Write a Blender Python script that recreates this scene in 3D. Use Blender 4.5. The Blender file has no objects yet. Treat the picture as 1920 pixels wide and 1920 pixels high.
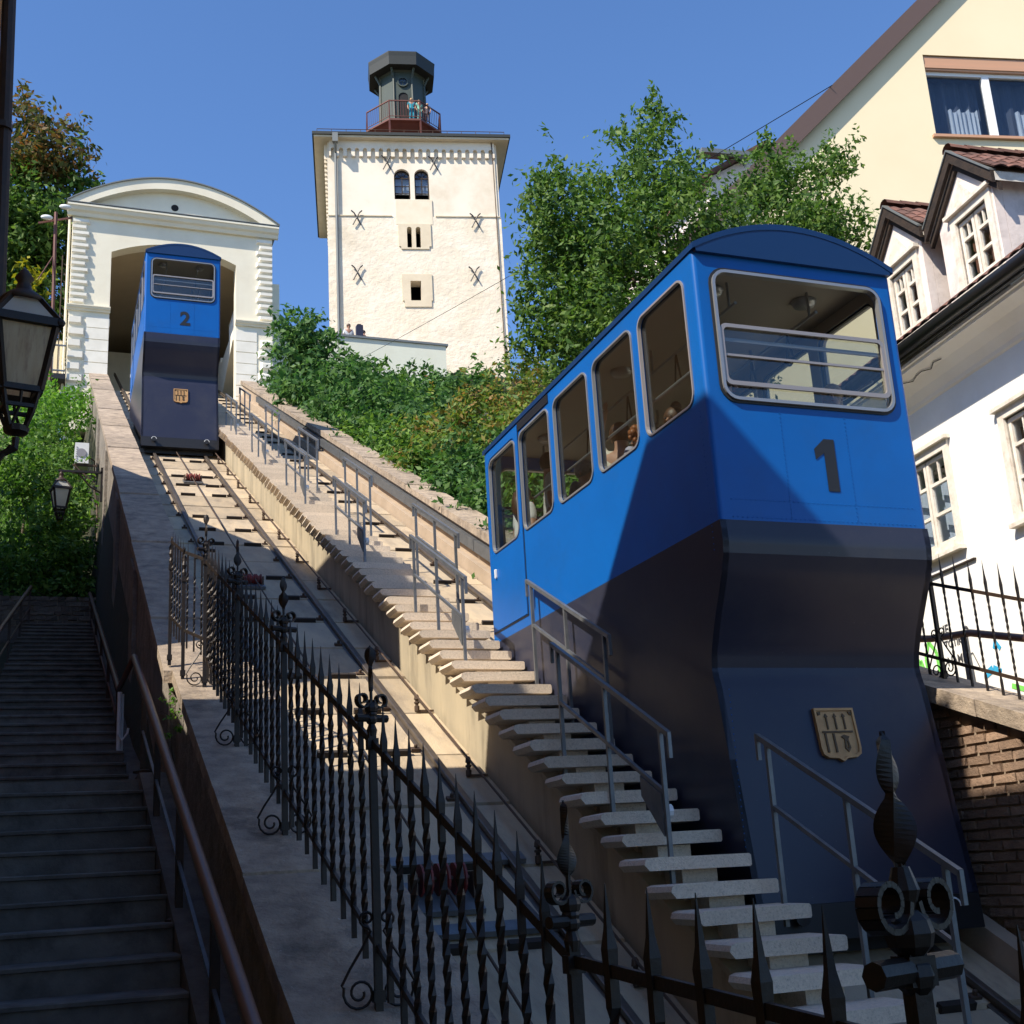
import bpy, bmesh, math, random
import numpy as np
from math import sin, cos, tan, atan2, pi, sqrt, radians as R
from mathutils import Vector as V, Matrix
from mathutils.geometry import tessellate_polygon
random.seed(7); RNG = np.random.default_rng(11)
S = bpy.context.scene
COL = S.collection
# ------------------------------------------------------------------ camera
T = tan(R(26.55))            # gradient of the incline
RC = -4.646                  # height of the rail plane below the eye at Y = 0
def cam_axes(yaw, pitch, roll):
    cy, sy, cp, sp = cos(yaw), sin(yaw), cos(pitch), sin(pitch)
    f = V((sy*cp, cy*cp, sp)); r = V((cy, -sy, 0)); d = f.cross(r)
    cr, sr = cos(roll), sin(roll)
    return cr*r + sr*d, -sr*r + cr*d, f
cr_, cd_, cf_ = cam_axes(R(21.0), R(16.05), R(3.38))
cam = bpy.data.cameras.new('camera'); co = bpy.data.objects.new('camera', cam); COL.objects.link(co)
m = Matrix((cr_, -cd_, -cf_)).transposed().to_4x4()
co.matrix_world = m
cam.sensor_width = 36; cam.lens = 36*2350/1920; cam.clip_start = .1; cam.clip_end = 2000
S.camera = co
# ------------------------------------------------------------------ light
SUN = V((1, .43, -1.147)).normalized()
W = bpy.data.worlds.new('World'); S.world = W; W.use_nodes = True
nt = W.node_tree; bg = nt.nodes['Background']
sk = nt.nodes.new('ShaderNodeTexSky'); sk.sky_type = 'NISHITA'; sk.sun_disc = False
sk.sun_elevation = math.asin(-SUN.z); sk.sun_rotation = atan2(-SUN.x, -SUN.y)
sk.air_density = 1.0; sk.dust_density = .3; sk.ozone_density = 6.0; sk.altitude = 200
hs = nt.nodes.new('ShaderNodeHueSaturation'); hs.inputs['Saturation'].default_value = 1.08; hs.inputs['Hue'].default_value = .5035
nt.links.new(sk.outputs[0], hs.inputs['Color']); nt.links.new(hs.outputs[0], bg.inputs[0]); bg.inputs[1].default_value = .118
sl = bpy.data.lights.new('sun', 'SUN'); sl.energy = 4.1; sl.angle = R(.5); sl.color = (1, .905, .77)
so = bpy.data.objects.new('sun', sl); COL.objects.link(so); so.location = (-30, -12, 60)
so.rotation_mode = 'QUATERNION'; so.rotation_quaternion = SUN.to_track_quat('-Z', 'Y')
S.view_settings.view_transform = 'Standard'; S.view_settings.look = 'None'
S.view_settings.exposure = .92; S.view_settings.gamma = 1; S.view_settings.use_curve_mapping = False
S.render.engine = 'CYCLES'
S.cycles.max_bounces = 8; S.cycles.transparent_max_bounces = 12
# ------------------------------------------------------------------ object helpers
def wl(o):
    p = V((0, 0, 0))
    while o is not None:
        p += o.location; o = o.parent
    return p
def props(o, label=None, cat=None, group=None, kind=None):
    if label: o['label'] = label
    if cat: o['category'] = cat
    if group: o['group'] = group
    if kind: o['kind'] = kind
    return o
def thing(name, label, cat, loc=(0, 0, 0), group=None, kind=None):
    o = bpy.data.objects.new(name, None); COL.objects.link(o); o.location = loc; o.empty_display_size = .2
    return props(o, label, cat, group, kind)
def inst(name, me, loc, parent=None, rot=None, scale=None):
    o = bpy.data.objects.new(name, me); COL.objects.link(o)
    if parent is not None: o.parent = parent
    o.location = V(loc) - (wl(parent) if parent is not None else V((0, 0, 0)))
    if rot is not None: o.rotation_euler = rot
    if scale is not None: o.scale = scale
    return o
def copy_tree(o, parent=None):
    c = o.copy(); COL.objects.link(c); c.parent = parent
    for ch in list(o.children): copy_tree(ch, c)
    return c
def make_mesh(name, v, f, mats, mi=None, smooth=False, recalc=True, auto=None):
    me = bpy.data.meshes.new(name); me.from_pydata([tuple(p) for p in v], [], f)
    for m_ in (mats if isinstance(mats, (list, tuple)) else [mats]): me.materials.append(m_)
    if mi: me.polygons.foreach_set('material_index', mi)
    if recalc:
        bm = bmesh.new(); bm.from_mesh(me); bmesh.ops.recalc_face_normals(bm, faces=bm.faces); bm.to_mesh(me); bm.free()
    if smooth: me.polygons.foreach_set('use_smooth', [True]*len(me.polygons))
    if auto is not None:
        me.polygons.foreach_set('use_smooth', [True]*len(me.polygons))
        bm = bmesh.new(); bm.from_mesh(me)
        for e in bm.edges:
            if len(e.link_faces) == 2 and e.calc_face_angle(0) > auto: e.smooth = False
        bm.to_mesh(me); bm.free()
    me.update(); return me
class MB:
    def __init__(s): s.v = []; s.f = []; s.m = []; s.cur = 0
    def add(s, vs, fs):
        n = len(s.v); s.v += [V(p) for p in vs]
        for f in fs: s.f.append(tuple(i+n for i in f)); s.m.append(s.cur)
        return s
    def box(s, x0, x1, y0, y1, z0, z1):
        return s.add([(x, y, z) for z in (z0, z1) for y in (y0, y1) for x in (x0, x1)],
                     [(0, 1, 3, 2), (4, 6, 7, 5), (0, 4, 5, 1), (2, 3, 7, 6), (0, 2, 6, 4), (1, 5, 7, 3)])
    def obox(s, c, a, b, d):   # centre and three half vectors
        c, a, b, d = V(c), V(a), V(b), V(d)
        return s.add([c+i*a+j*b+k*d for k in (-1, 1) for j in (-1, 1) for i in (-1, 1)],
                     [(0, 1, 3, 2), (4, 6, 7, 5), (0, 4, 5, 1), (2, 3, 7, 6), (0, 2, 6, 4), (1, 5, 7, 3)])
    def bar(s, p, q, w, h=None, up=(0, 0, 1)):
        p, q = V(p), V(q); h = h or w; d = q-p; u = V(up)
        if abs(d.normalized().dot(u)) > .98: u = V((0, 1, 0))
        a = d.cross(u).normalized(); b = a.cross(d).normalized()
        return s.obox((p+q)/2, a*w/2, b*h/2, d/2)
    def prism(s, poly, vec):
        n = len(poly); vec = V(vec); P = [V(p) for p in poly]
        tri = tessellate_polygon([P]) if n > 4 else None
        vs = P+[p+vec for p in P]; fs = [(i, (i+1) % n, n+(i+1) % n, n+i) for i in range(n)]
        if tri: fs += [tuple(t) for t in tri]+[tuple(n+i for i in t) for t in tri]
        else: fs += [tuple(range(n)), tuple(range(n, 2*n))]
        return s.add(vs, fs)
    def tube(s, pts, r, n=8, caps=True, closed=False):
        pts = [V(p) for p in pts]; k = len(pts); rs = r if isinstance(r, (list, tuple)) else [r]*k
        vs = []; prev = None
        for i, p in enumerate(pts):
            if closed: d = pts[(i+1) % k]-pts[i-1]
            else: d = pts[min(i+1, k-1)]-pts[max(i-1, 0)]
            d.normalize()
            if prev is None:
                u = V((0, 0, 1)) if abs(d.z) < .9 else V((1, 0, 0)); a = d.cross(u).normalized()
            else: a = (prev-d*prev.dot(d)).normalized()
            prev = a; b = d.cross(a)
            vs += [p+(a*cos(2*pi*j/n)+b*sin(2*pi*j/n))*rs[i] for j in range(n)]
        fs = []
        for i in range(k if closed else k-1):
            i2 = (i+1) % k
            fs += [(i*n+j, i*n+(j+1) % n, i2*n+(j+1) % n, i2*n+j) for j in range(n)]
        if caps and not closed: fs += [tuple(range(n))[::-1], tuple((k-1)*n+j for j in range(n))]
        return s.add(vs, fs)
    def lathe(s, c, prof, n=16, ax=(0, 0, 1), caps=True, ph=0):
        c = V(c); ax = V(ax).normalized(); u = V((1, 0, 0)) if abs(ax.x) < .9 else V((0, 1, 0))
        b = ax.cross(u).normalized(); a = b.cross(ax)
        vs = []
        for r, z in prof: vs += [c+ax*z+(a*cos(ph+2*pi*j/n)+b*sin(ph+2*pi*j/n))*r for j in range(n)]
        k = len(prof); fs = []
        for i in range(k-1): fs += [(i*n+j, i*n+(j+1) % n, (i+1)*n+(j+1) % n, (i+1)*n+j) for j in range(n)]
        if caps: fs += [tuple(range(n))[::-1], tuple((k-1)*n+j for j in range(n))]
        return s.add(vs, fs)
    def plate(s, outer, holes, fn, t):
        loops = [list(outer)]+[list(h) for h in holes]; flat = [p for l in loops for p in l]; n = len(flat)
        tri = tessellate_polygon([[V((p[0], p[1], 0)) for p in l] for l in loops])
        vs = [fn(p[0], p[1], 0) for p in flat]+[fn(p[0], p[1], t) for p in flat]
        fs = [tuple(x) for x in tri]+[tuple(n+i for i in x) for x in tri]; b = 0
        for l in loops:
            k = len(l); fs += [(b+i, b+(i+1) % k, n+b+(i+1) % k, n+b+i) for i in range(k)]; b += k
        return s.add(vs, fs)
    def strip(s, rows):        # grid of points, rows of equal length
        k = len(rows[0]); vs = [p for r in rows for p in r]
        return s.add(vs, [(i*k+j, i*k+j+1, (i+1)*k+j+1, (i+1)*k+j) for i in range(len(rows)-1) for j in range(k-1)])
    def sphere(s, c, r, n=8, k=6, sc=(1, 1, 1)):
        c = V(c); vs = [c+V((0, 0, r*sc[2]))]
        for i in range(1, k):
            for j in range(n):
                a, b = pi*i/k, 2*pi*j/n; vs.append(c+V((r*sc[0]*sin(a)*cos(b), r*sc[1]*sin(a)*sin(b), r*sc[2]*cos(a))))
        vs.append(c-V((0, 0, r*sc[2]))); L = len(vs)-1; fs = []
        for j in range(n): fs += [(0, 1+j, 1+(j+1) % n), (L, L-n+(j+1) % n, L-n+j)]
        for i in range(k-2): fs += [(1+i*n+j, 1+(i+1)*n+j, 1+(i+1)*n+(j+1) % n, 1+i*n+(j+1) % n) for j in range(n)]
        return s.add(vs, fs)
    def mesh(s, name, mat, off=(0, 0, 0), smooth=False, recalc=True, auto=None):
        off = V(off); return make_mesh(name, [p-off for p in s.v], s.f, mat, s.m if isinstance(mat, (list, tuple)) and len(mat) > 1 else None, smooth, recalc, auto)
    def build(s, name, mat, parent=None, label=None, cat=None, loc=None, smooth=False, recalc=True, group=None, kind=None, auto=None):
        off = wl(parent) if parent is not None else V(loc or (0, 0, 0))
        if parent is not None and loc is not None: off = V(loc)
        o = bpy.data.objects.new(name, s.mesh(name, mat, off, smooth, recalc, auto)); COL.objects.link(o)
        if parent is not None: o.parent = parent; o.location = off-wl(parent)
        else: o.location = off
        return props(o, label, cat, group, kind)
def rr(u0, u1, v0, v1, r, n=5):
    o = []
    for cx, cy, a0 in ((u1-r, v1-r, 0), (u0+r, v1-r, 90), (u0+r, v0+r, 180), (u1-r, v0+r, 270)):
        o += [(cx+r*cos(R(a0+90*i/n)), cy+r*sin(R(a0+90*i/n))) for i in range(n+1)]
    return o
def rect(u0, u1, v0, v1): return [(u0, v0), (u1, v0), (u1, v1), (u0, v1)]
def arch(u0, u1, v0, v1, n=10):   # round-headed opening
    r = (u1-u0)/2; c = (u0+u1)/2
    return [(u0, v0), (u1, v0)]+[(c+r*cos(pi*i/n), v1-r+r*sin(pi*i/n)) for i in range(n+1)]
# ------------------------------------------------------------------ materials
def mat(name, c, c2=None, sc=3., rough=.8, metal=0., bump=0., bsc=30., var=0., dirt=None, dsc=.8, damt=.5, spec=.5, stretch=(1, 1, 1), detail=6, coord='pos', speck=None):
    m = bpy.data.materials.new(name); m.use_nodes = True; n = m.node_tree; N = n.nodes; L = n.links
    b = N['Principled BSDF']; b.inputs['Roughness'].default_value = rough; b.inputs['Metallic'].default_value = metal
    b.inputs['Specular IOR Level'].default_value = spec
    if coord == 'pos': src = N.new('ShaderNodeNewGeometry').outputs['Position']
    else: src = N.new('ShaderNodeTexCoord').outputs['Object']
    mp = N.new('ShaderNodeMapping'); mp.inputs['Scale'].default_value = stretch; L.new(src, mp.inputs[0])
    def noise(s, d=detail, rg=.6):
        t = N.new('ShaderNodeTexNoise'); t.inputs['Scale'].default_value = s; t.inputs['Detail'].default_value = d; t.inputs['Roughness'].default_value = rg
        L.new(mp.outputs[0], t.inputs['Vector']); return t.outputs['Fac']
    def mixc(f, a, bb, lo=.35, hi=.65):
        r = N.new('ShaderNodeMapRange'); r.inputs[1].default_value = lo; r.inputs[2].default_value = hi; L.new(f, r.inputs[0])
        x = N.new('ShaderNodeMix'); x.data_type = 'RGBA'; L.new(r.outputs[0], x.inputs[0])
        for i, q in ((6, a), (7, bb)):
            if isinstance(q, tuple): x.inputs[i].default_value = (*q[:3], 1)
            else: L.new(q, x.inputs[i])
        return x.outputs[2], r
    col = None
    if c2 is not None: col, _ = mixc(noise(sc), c, c2)
    if dirt is not None:
        col, r = mixc(noise(dsc, 8, .7), col if col is not None else c, dirt, .5, .72); r.inputs[4].default_value = damt
    if speck is not None:   # (colour, scale, threshold)
        col, r = mixc(noise(speck[1], 3, .7), col if col is not None else c, speck[0], speck[2], speck[2]+.03); r.inputs[4].default_value = .8
    if var:
        oi = N.new('ShaderNodeObjectInfo'); mr = N.new('ShaderNodeMapRange'); mr.inputs[3].default_value = 1-var; mr.inputs[4].default_value = 1+var
        L.new(oi.outputs['Random'], mr.inputs[0]); h = N.new('ShaderNodeHueSaturation'); L.new(mr.outputs[0], h.inputs['Value'])
        if col is None: h.inputs['Color'].default_value = (*c, 1)
        else: L.new(col, h.inputs['Color'])
        col = h.outputs[0]
    if col is None: b.inputs['Base Color'].default_value = (*c, 1)
    else: L.new(col, b.inputs['Base Color'])
    if bump:
        bp = N.new('ShaderNodeBump'); bp.inputs['Strength'].default_value = min(1, bump*1.); bp.inputs['Distance'].default_value = .02*bump
        L.new(noise(bsc, 5, .65), bp.inputs['Height']); L.new(bp.outputs[0], b.inputs['Normal'])
    return m
def leafmat(name, cols, trans=.35):
    m = bpy.data.materials.new(name); m.use_nodes = True; N = m.node_tree.nodes; L = m.node_tree.links
    b = N['Principled BSDF']; b.inputs['Roughness'].default_value = .55; b.inputs['Specular IOR Level'].default_value = .25
    g = N.new('ShaderNodeNewGeometry'); r = N.new('ShaderNodeValToRGB'); L.new(g.outputs['Random Per Island'], r.inputs[0])
    r.color_ramp.interpolation = 'LINEAR'
    while len(r.color_ramp.elements) < len(cols): r.color_ramp.elements.new(.5)
    for i, c in enumerate(cols): r.color_ramp.elements[i].position = i/(len(cols)-1); r.color_ramp.elements[i].color = (*c, 1)
    L.new(r.outputs[0], b.inputs['Base Color'])
    t = N.new('ShaderNodeBsdfTranslucent'); h = N.new('ShaderNodeHueSaturation'); h.inputs['Value'].default_value = 1.5; h.inputs['Saturation'].default_value = 1.1
    L.new(r.outputs[0], h.inputs['Color']); L.new(h.outputs[0], t.inputs[0])
    x = N.new('ShaderNodeMixShader'); x.inputs[0].default_value = trans; L.new(b.outputs[0], x.inputs[1]); L.new(t.outputs[0], x.inputs[2])
    L.new(x.outputs[0], N['Material Output'].inputs[0]); return m
def glassmat(name, tint=(.85, .9, .9), refl=1.0, base=.0):
    m = bpy.data.materials.new(name); m.use_nodes = True; N = m.node_tree.nodes; L = m.node_tree.links
    N.remove(N['Principled BSDF'])
    t = N.new('ShaderNodeBsdfTransparent'); t.inputs[0].default_value = (*tint, 1)
    g = N.new('ShaderNodeBsdfGlossy'); g.inputs['Roughness'].default_value = .02
    ge = N.new('ShaderNodeNewGeometry'); dt = N.new('ShaderNodeVectorMath'); dt.operation = 'DOT_PRODUCT'; L.new(ge.outputs['Normal'], dt.inputs[0]); L.new(ge.outputs['Incoming'], dt.inputs[1])
    ab = N.new('ShaderNodeMath'); ab.operation = 'ABSOLUTE'; L.new(dt.outputs['Value'], ab.inputs[0]); om = N.new('ShaderNodeMath'); om.operation = 'SUBTRACT'; om.inputs[0].default_value = 1; L.new(ab.outputs[0], om.inputs[1])
    pw = N.new('ShaderNodeMath'); pw.operation = 'POWER'; pw.inputs[1].default_value = 5; L.new(om.outputs[0], pw.inputs[0])
    f = N.new('ShaderNodeMath'); f.operation = 'MULTIPLY_ADD'; f.inputs[1].default_value = .94; f.inputs[2].default_value = .025; L.new(pw.outputs[0], f.inputs[0])
    a = N.new('ShaderNodeMath'); a.operation = 'MULTIPLY_ADD'; a.inputs[1].default_value = refl; a.inputs[2].default_value = base; L.new(f.outputs[0], a.inputs[0])
    x = N.new('ShaderNodeMixShader'); L.new(a.outputs[0], x.inputs[0]); L.new(t.outputs[0], x.inputs[1]); L.new(g.outputs[0], x.inputs[2])
    L.new(x.outputs[0], N['Material Output'].inputs[0]); return m
K = {}
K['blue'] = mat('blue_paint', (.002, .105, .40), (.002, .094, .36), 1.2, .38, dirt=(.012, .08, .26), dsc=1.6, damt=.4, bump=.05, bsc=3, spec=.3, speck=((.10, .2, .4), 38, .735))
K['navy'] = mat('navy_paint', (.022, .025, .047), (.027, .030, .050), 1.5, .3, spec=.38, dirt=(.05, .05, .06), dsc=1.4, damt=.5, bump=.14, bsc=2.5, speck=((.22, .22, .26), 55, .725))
K['roofblue'] = mat('roof_blue', (.001, .024, .095), rough=.4)
K['chrome'] = mat('aluminium', (.30, .31, .32), rough=.35, metal=.5)
K['grey_frame'] = mat('grey_frame', (.3, .28, .28), rough=.45, metal=.3)
K['rubber'] = mat('rubber', (.012, .012, .012), rough=.6)
K['black'] = mat('black_paint', (.008, .008, .01), rough=.5)
K['liner'] = mat('cream_liner', (.30, .275, .24), rough=.6)
K['floor'] = mat('car_floor', (.12, .11, .1), rough=.7)
K['bronze'] = mat('bronze', (.48, .28, .11), (.38, .21, .08), 12, .5, metal=.1)
K['bronze_dark'] = mat('bronze_dark', (.07, .04, .015), rough=.5, metal=.3)
K['glass'] = glassmat('car_glass', (.84, .87, .86), .8, .05)
K['pane'] = glassmat('window_glass', (.8, .84, .88), 1.0, .03)
K['dark'] = mat('dark_room', (.012, .012, .014), rough=.9)
K['concrete'] = mat('bed_concrete', (.46, .36, .235), (.34, .28, .20), 1.6, .9, bump=.6, bsc=28, dirt=(.17, .13, .095), dsc=1.1, damt=.7, var=.17, stretch=(2.4, .8, .8), speck=((.10, .08, .06), 9, .70))
K['parapet'] = mat('parapet_concrete', (.45, .38, .26), (.36, .31, .22), 1.6, .9, bump=.4, bsc=22, dirt=(.12, .105, .075), dsc=1.3, damt=.75, stretch=(1, 1.6, .35))
K['tread'] = mat('terrazzo', (.70, .59, .46), (.62, .52, .40), 40, .85, bump=.6, bsc=90, var=.12, dirt=(.16, .13, .11), dsc=60, damt=.5)
K['steel'] = mat('rail_steel', (.10, .085, .075), (.16, .13, .1), 6, .45, metal=.6)
K['rust'] = mat('rusty_iron', (.06, .04, .03), (.1, .06, .035), 8, .7, metal=.2)
K['slot'] = mat('slot_shade', (.02, .014, .01), rough=.8)  # near black, the shade inside the sleeper slots put into colour
K['galv'] = mat('galvanised', (.19, .20, .21), (.14, .15, .16), 9, .45, metal=.55)
K['iron'] = mat('wrought_iron', (.014, .011, .010), (.024, .016, .012), 14, .5, metal=.3, bump=.3, bsc=40)
K['brown_iron'] = mat('brown_iron', (.03, .018, .012), (.05, .028, .016), 14, .55, metal=.2)
K['coping'] = mat('coping_stone', (.40, .32, .235), (.25, .20, .155), 6, .95, bump=.9, bsc=24, dirt=(.075, .062, .05), dsc=2.8, damt=.75, var=.14, speck=((.5, .46, .4), 30, .69))
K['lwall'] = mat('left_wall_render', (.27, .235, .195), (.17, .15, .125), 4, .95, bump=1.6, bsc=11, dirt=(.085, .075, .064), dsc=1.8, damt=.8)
K['rwall'] = mat('right_wall_render', (.42, .33, .24), (.36, .28, .2), 2, .95, bump=.4, bsc=20, dirt=(.24, .18, .13), dsc=1.2, damt=.5)
K['brick'] = mat('old_brick', (.30, .20, .135), (.22, .145, .10), 9, .95, bump=.8, bsc=40, var=.3, dirt=(.09, .07, .055), dsc=6, damt=.6)
K['mortar'] = mat('mortar', (.26, .205, .15), rough=1, bump=.6, bsc=40)
K['plaque'] = K['bronze']
K['cream'] = mat('cream_render', (.80, .69, .47), (.77, .66, .44), .7, .9, bump=.12, bsc=30)
K['station'] = mat('station_render', (.80, .75, .60), (.76, .70, .55), 1.2, .85, bump=.1, bsc=20, dirt=(.55, .5, .4), dsc=.8, damt=.25)
K['stone'] = mat('station_stone', (.82, .79, .70), (.74, .71, .62), 2, .85, bump=.15, bsc=20)
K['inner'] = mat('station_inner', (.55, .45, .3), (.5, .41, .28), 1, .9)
K['zinc'] = mat('zinc_flashing', (.2, .21, .2), rough=.5, metal=.4)
K['whitewall'] = mat('white_render', (.82, .81, .77), (.78, .76, .71), 1.3, .9, bump=.15, bsc=25, dirt=(.6, .57, .5), dsc=1.1, damt=.3)
K['oldpaint'] = mat('peeling_paint', (.78, .70, .65), (.72, .63, .58), 2.2, .9, bump=.5, bsc=9, dirt=(.40, .34, .30), dsc=2.6, damt=.6)
K['whitewood'] = mat('white_wood', (.74, .7, .62), (.66, .6, .5), 9, .7, dirt=(.35, .24, .16), dsc=7, damt=.5)
K['whitepaint'] = mat('white_frame', (.8, .8, .8), rough=.5)
K['barge'] = mat('dark_barge_wood', (.016, .010, .007), (.038, .023, .014), 7, .8, bump=.4, bsc=30, stretch=(1, 1, 3))
K['tile'] = mat('clay_tile', (.17, .078, .055), (.11, .055, .042), 5, .9, bump=.4, bsc=40, var=.35, dirt=(.06, .045, .035), dsc=5, damt=.6)
K['brownroof'] = mat('brown_fascia', (.10, .065, .055), rough=.6)
K['gutter'] = mat('black_gutter', (.018, .018, .02), rough=.35, metal=.3)
K['shutter'] = mat('shutter_box', (.5, .28, .17), rough=.6)
K['curtain'] = mat('net_curtain', (.62, .64, .66), (.5, .52, .55), 2, .9, stretch=(8, 8, .4))
K['darkcurtain'] = mat('dark_drape', (.10, .11, .14), (.07, .08, .11), 2, .9, stretch=(8, 8, .5))
K['innerwood'] = mat('inner_wood', (.25, .09, .04), rough=.6)
K['towerw'] = mat('tower_whitewash', (.79, .715, .60), (.73, .645, .515), .45, .95, bump=.25, bsc=10, dirt=(.56, .47, .34), dsc=.45, damt=.55)
K['towerr'] = mat('tower_rubble', (.78, .70, .575), (.71, .62, .48), .8, .95, bump=2.4, bsc=2.9, dirt=(.56, .47, .34), dsc=.5, damt=.6, stretch=(1, 1, 1.2), speck=((.5, .42, .32), 4.5, .68))
K['dressed'] = mat('dressed_stone', (.66, .57, .42), (.6, .51, .37), 2, .9, bump=.15, bsc=12)
K['lantern'] = mat('lantern_green', (.045, .062, .05), (.035, .05, .042), 2, .55, dirt=(.09, .11, .085), dsc=2, damt=.4)
K['lanternroof'] = mat('lantern_roof', (.02, .024, .022), rough=.6)
K['redbrown'] = mat('redbrown_steel', (.14, .045, .03), (.11, .035, .025), 2, .6)
K['terrace'] = mat('terrace_render', (.72, .74, .62), (.68, .69, .57), 1, .9, dirt=(.55, .55, .45), dsc=.6, damt=.3)
K['ochre'] = mat('ochre_render', (.45, .2, .055), (.4, .17, .045), 1.5, .9, bump=.2, bsc=25)
K['bark'] = mat('bark', (.05, .036, .025), (.08, .06, .042), 10, .95, bump=1, bsc=30)
K['soil'] = mat('soil_and_undergrowth', (.035, .042, .018), (.05, .045, .025), 2, 1, bump=1, bsc=6)
K['step'] = mat('stair_stone', (.17, .15, .13), (.10, .088, .076), 4, .9, bump=.5, bsc=30, var=.12, dirt=(.025, .022, .02), dsc=3, damt=.6)
K['rubble'] = mat('rubble_stone', (.16, .13, .1), (.1, .085, .07), 6, .95, bump=.8, bsc=20, var=.3)
K['asphalt'] = mat('asphalt', (.05, .05, .05), (.06, .058, .055), 6, .95, bump=.4, bsc=60)
K['handrail'] = mat('brown_handrail', (.16, .075, .05), (.12, .055, .04), 5, .4)
K['lampglass'] = mat('stained_lamp_glass', (.86, .78, .58), (.74, .63, .42), 3, .35, dirt=(.3, .12, .04), dsc=3.5, damt=.6, stretch=(9, 9, .6))
K['lampwhite'] = mat('opal_lamp_glass', (.9, .88, .78), rough=.3)
K['whitemetal'] = mat('white_metal', (.7, .72, .72), rough=.4)
K['acwhite'] = mat('ac_casing', (.68, .69, .68), rough=.5)
K['red'] = mat('red_enamel', (.22, .022, .018), (.10, .03, .022), 14, .6)
K['green_spray'] = mat('green_spray', (.18, .6, .1), rough=.8)
K['blue_spray'] = mat('blue_spray', (.03, .35, .6), rough=.8)
K['black_spray'] = mat('black_spray', (.05, .05, .055), rough=.8)
for q in ('lampglass', 'lampwhite'):      # opal glass lets daylight through
    n_ = K[q].node_tree; bs = n_.nodes['Principled BSDF']; tr = n_.nodes.new('ShaderNodeBsdfTranslucent'); mx = n_.nodes.new('ShaderNodeMixShader'); mx.inputs[0].default_value = .7
    if bs.inputs['Base Color'].links: n_.links.new(bs.inputs['Base Color'].links[0].from_socket, tr.inputs[0])
    else: tr.inputs[0].default_value = bs.inputs['Base Color'].default_value
    n_.links.new(bs.outputs[0], mx.inputs[1]); n_.links.new(tr.outputs[0], mx.inputs[2]); n_.links.new(mx.outputs[0], n_.nodes['Material Output'].inputs[0])
LF = {'tree': leafmat('leaf_tree', [(.034, .08, .016), (.075, .155, .028), (.15, .23, .05)]),
      'dark': leafmat('leaf_dark_shrub', [(.02, .065, .02), (.06, .145, .034), (.14, .25, .07)]),
      'photinia': leafmat('leaf_reddish_shrub', [(.05, .12, .02), (.13, .20, .035), (.20, .24, .045), (.28, .15, .055)]),
      'ivy': leafmat('leaf_ivy', [(.03, .08, .016), (.08, .18, .03), (.18, .30, .055)]),
      'bright': leafmat('leaf_bright', [(.06, .17, .022), (.12, .27, .035), (.2, .34, .06)]),
      'autumn': leafmat('leaf_autumn', [(.035, .06, .015), (.1, .1, .025), (.2, .09, .03)]),
      'yellow': leafmat('leaf_yellow', [(.2, .22, .02), (.3, .28, .03)])}
# ------------------------------------------------------------------ foliage
def leaves(name, blobs, per, size, m_, parent, up=.35, shell=.55, clump=.3, kind=None, seed=0, k=12, twig=.16):
    rng = np.random.default_rng(100+seed); P = []; NRM = []
    for (x, y, z, r) in blobs:
        nc = max(3, int(per*r*r/k)); d = rng.normal(size=(nc, 3)); d /= np.linalg.norm(d, axis=1)[:, None]
        rad = r*(shell+(1.12-shell)*rng.random(nc)**.7); rad *= 1+.14*rng.normal(size=nc)
        c = np.array((x, y, z))+d*rad[:, None]*np.array((1, 1, .92))
        sp = clump*min(1, .45+r*.5)*(.6+.8*rng.random(nc))[:, None, None]
        pts = c[:, None, :]+rng.normal(size=(nc, k, 3))*sp*np.array((.6, .6, .42))
        tw = (rng.random(nc) < twig)[:, None, None]; dd = d+np.array((0, 0, .5))+rng.normal(size=(nc, 3))*.35; dd /= np.linalg.norm(dd, axis=1)[:, None]
        along_ = rng.random((nc, k, 1))*clump*2.6*min(1, .3+r)
        pts = np.where(tw, c[:, None, :]+dd[:, None, :]*along_+rng.normal(size=(nc, k, 3))*size*.6, pts)
        nn = d[:, None, :]*.7+rng.normal(size=(nc, k, 3))*.75+np.array((0, 0, up))
        P.append(pts.reshape(-1, 3)); NRM.append(nn.reshape(-1, 3))
    P = np.concatenate(P); Nn = np.concatenate(NRM); Nn /= np.linalg.norm(Nn, axis=1)[:, None]; n = len(P)
    t = rng.normal(size=(n, 3)); t -= Nn*(t*Nn).sum(1)[:, None]; t /= np.linalg.norm(t, axis=1)[:, None]; b = np.cross(Nn, t)
    s = size*(.5+.85*rng.random(n))[:, None]
    vv = np.stack([P-t*s, P+b*s*.45-Nn*s*.12, P+t*s, P-b*s*.45-Nn*s*.12], 1).reshape(-1, 3)-np.array(wl(parent) if parent is not None else (0, 0, 0))
    me = bpy.data.meshes.new(name); me.vertices.add(n*4); me.vertices.foreach_set('co', vv.astype(np.float32).ravel())
    me.loops.add(n*4); me.loops.foreach_set('vertex_index', np.arange(n*4, dtype=np.int32))
    me.polygons.add(n); me.polygons.foreach_set('loop_start', np.arange(0, n*4, 4, dtype=np.int32)); me.materials.append(m_); me.update(calc_edges=True)
    o = bpy.data.objects.new(name, me); COL.objects.link(o)
    if parent is not None: o.parent = parent
    if kind: o['kind'] = kind
    return o
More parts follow.
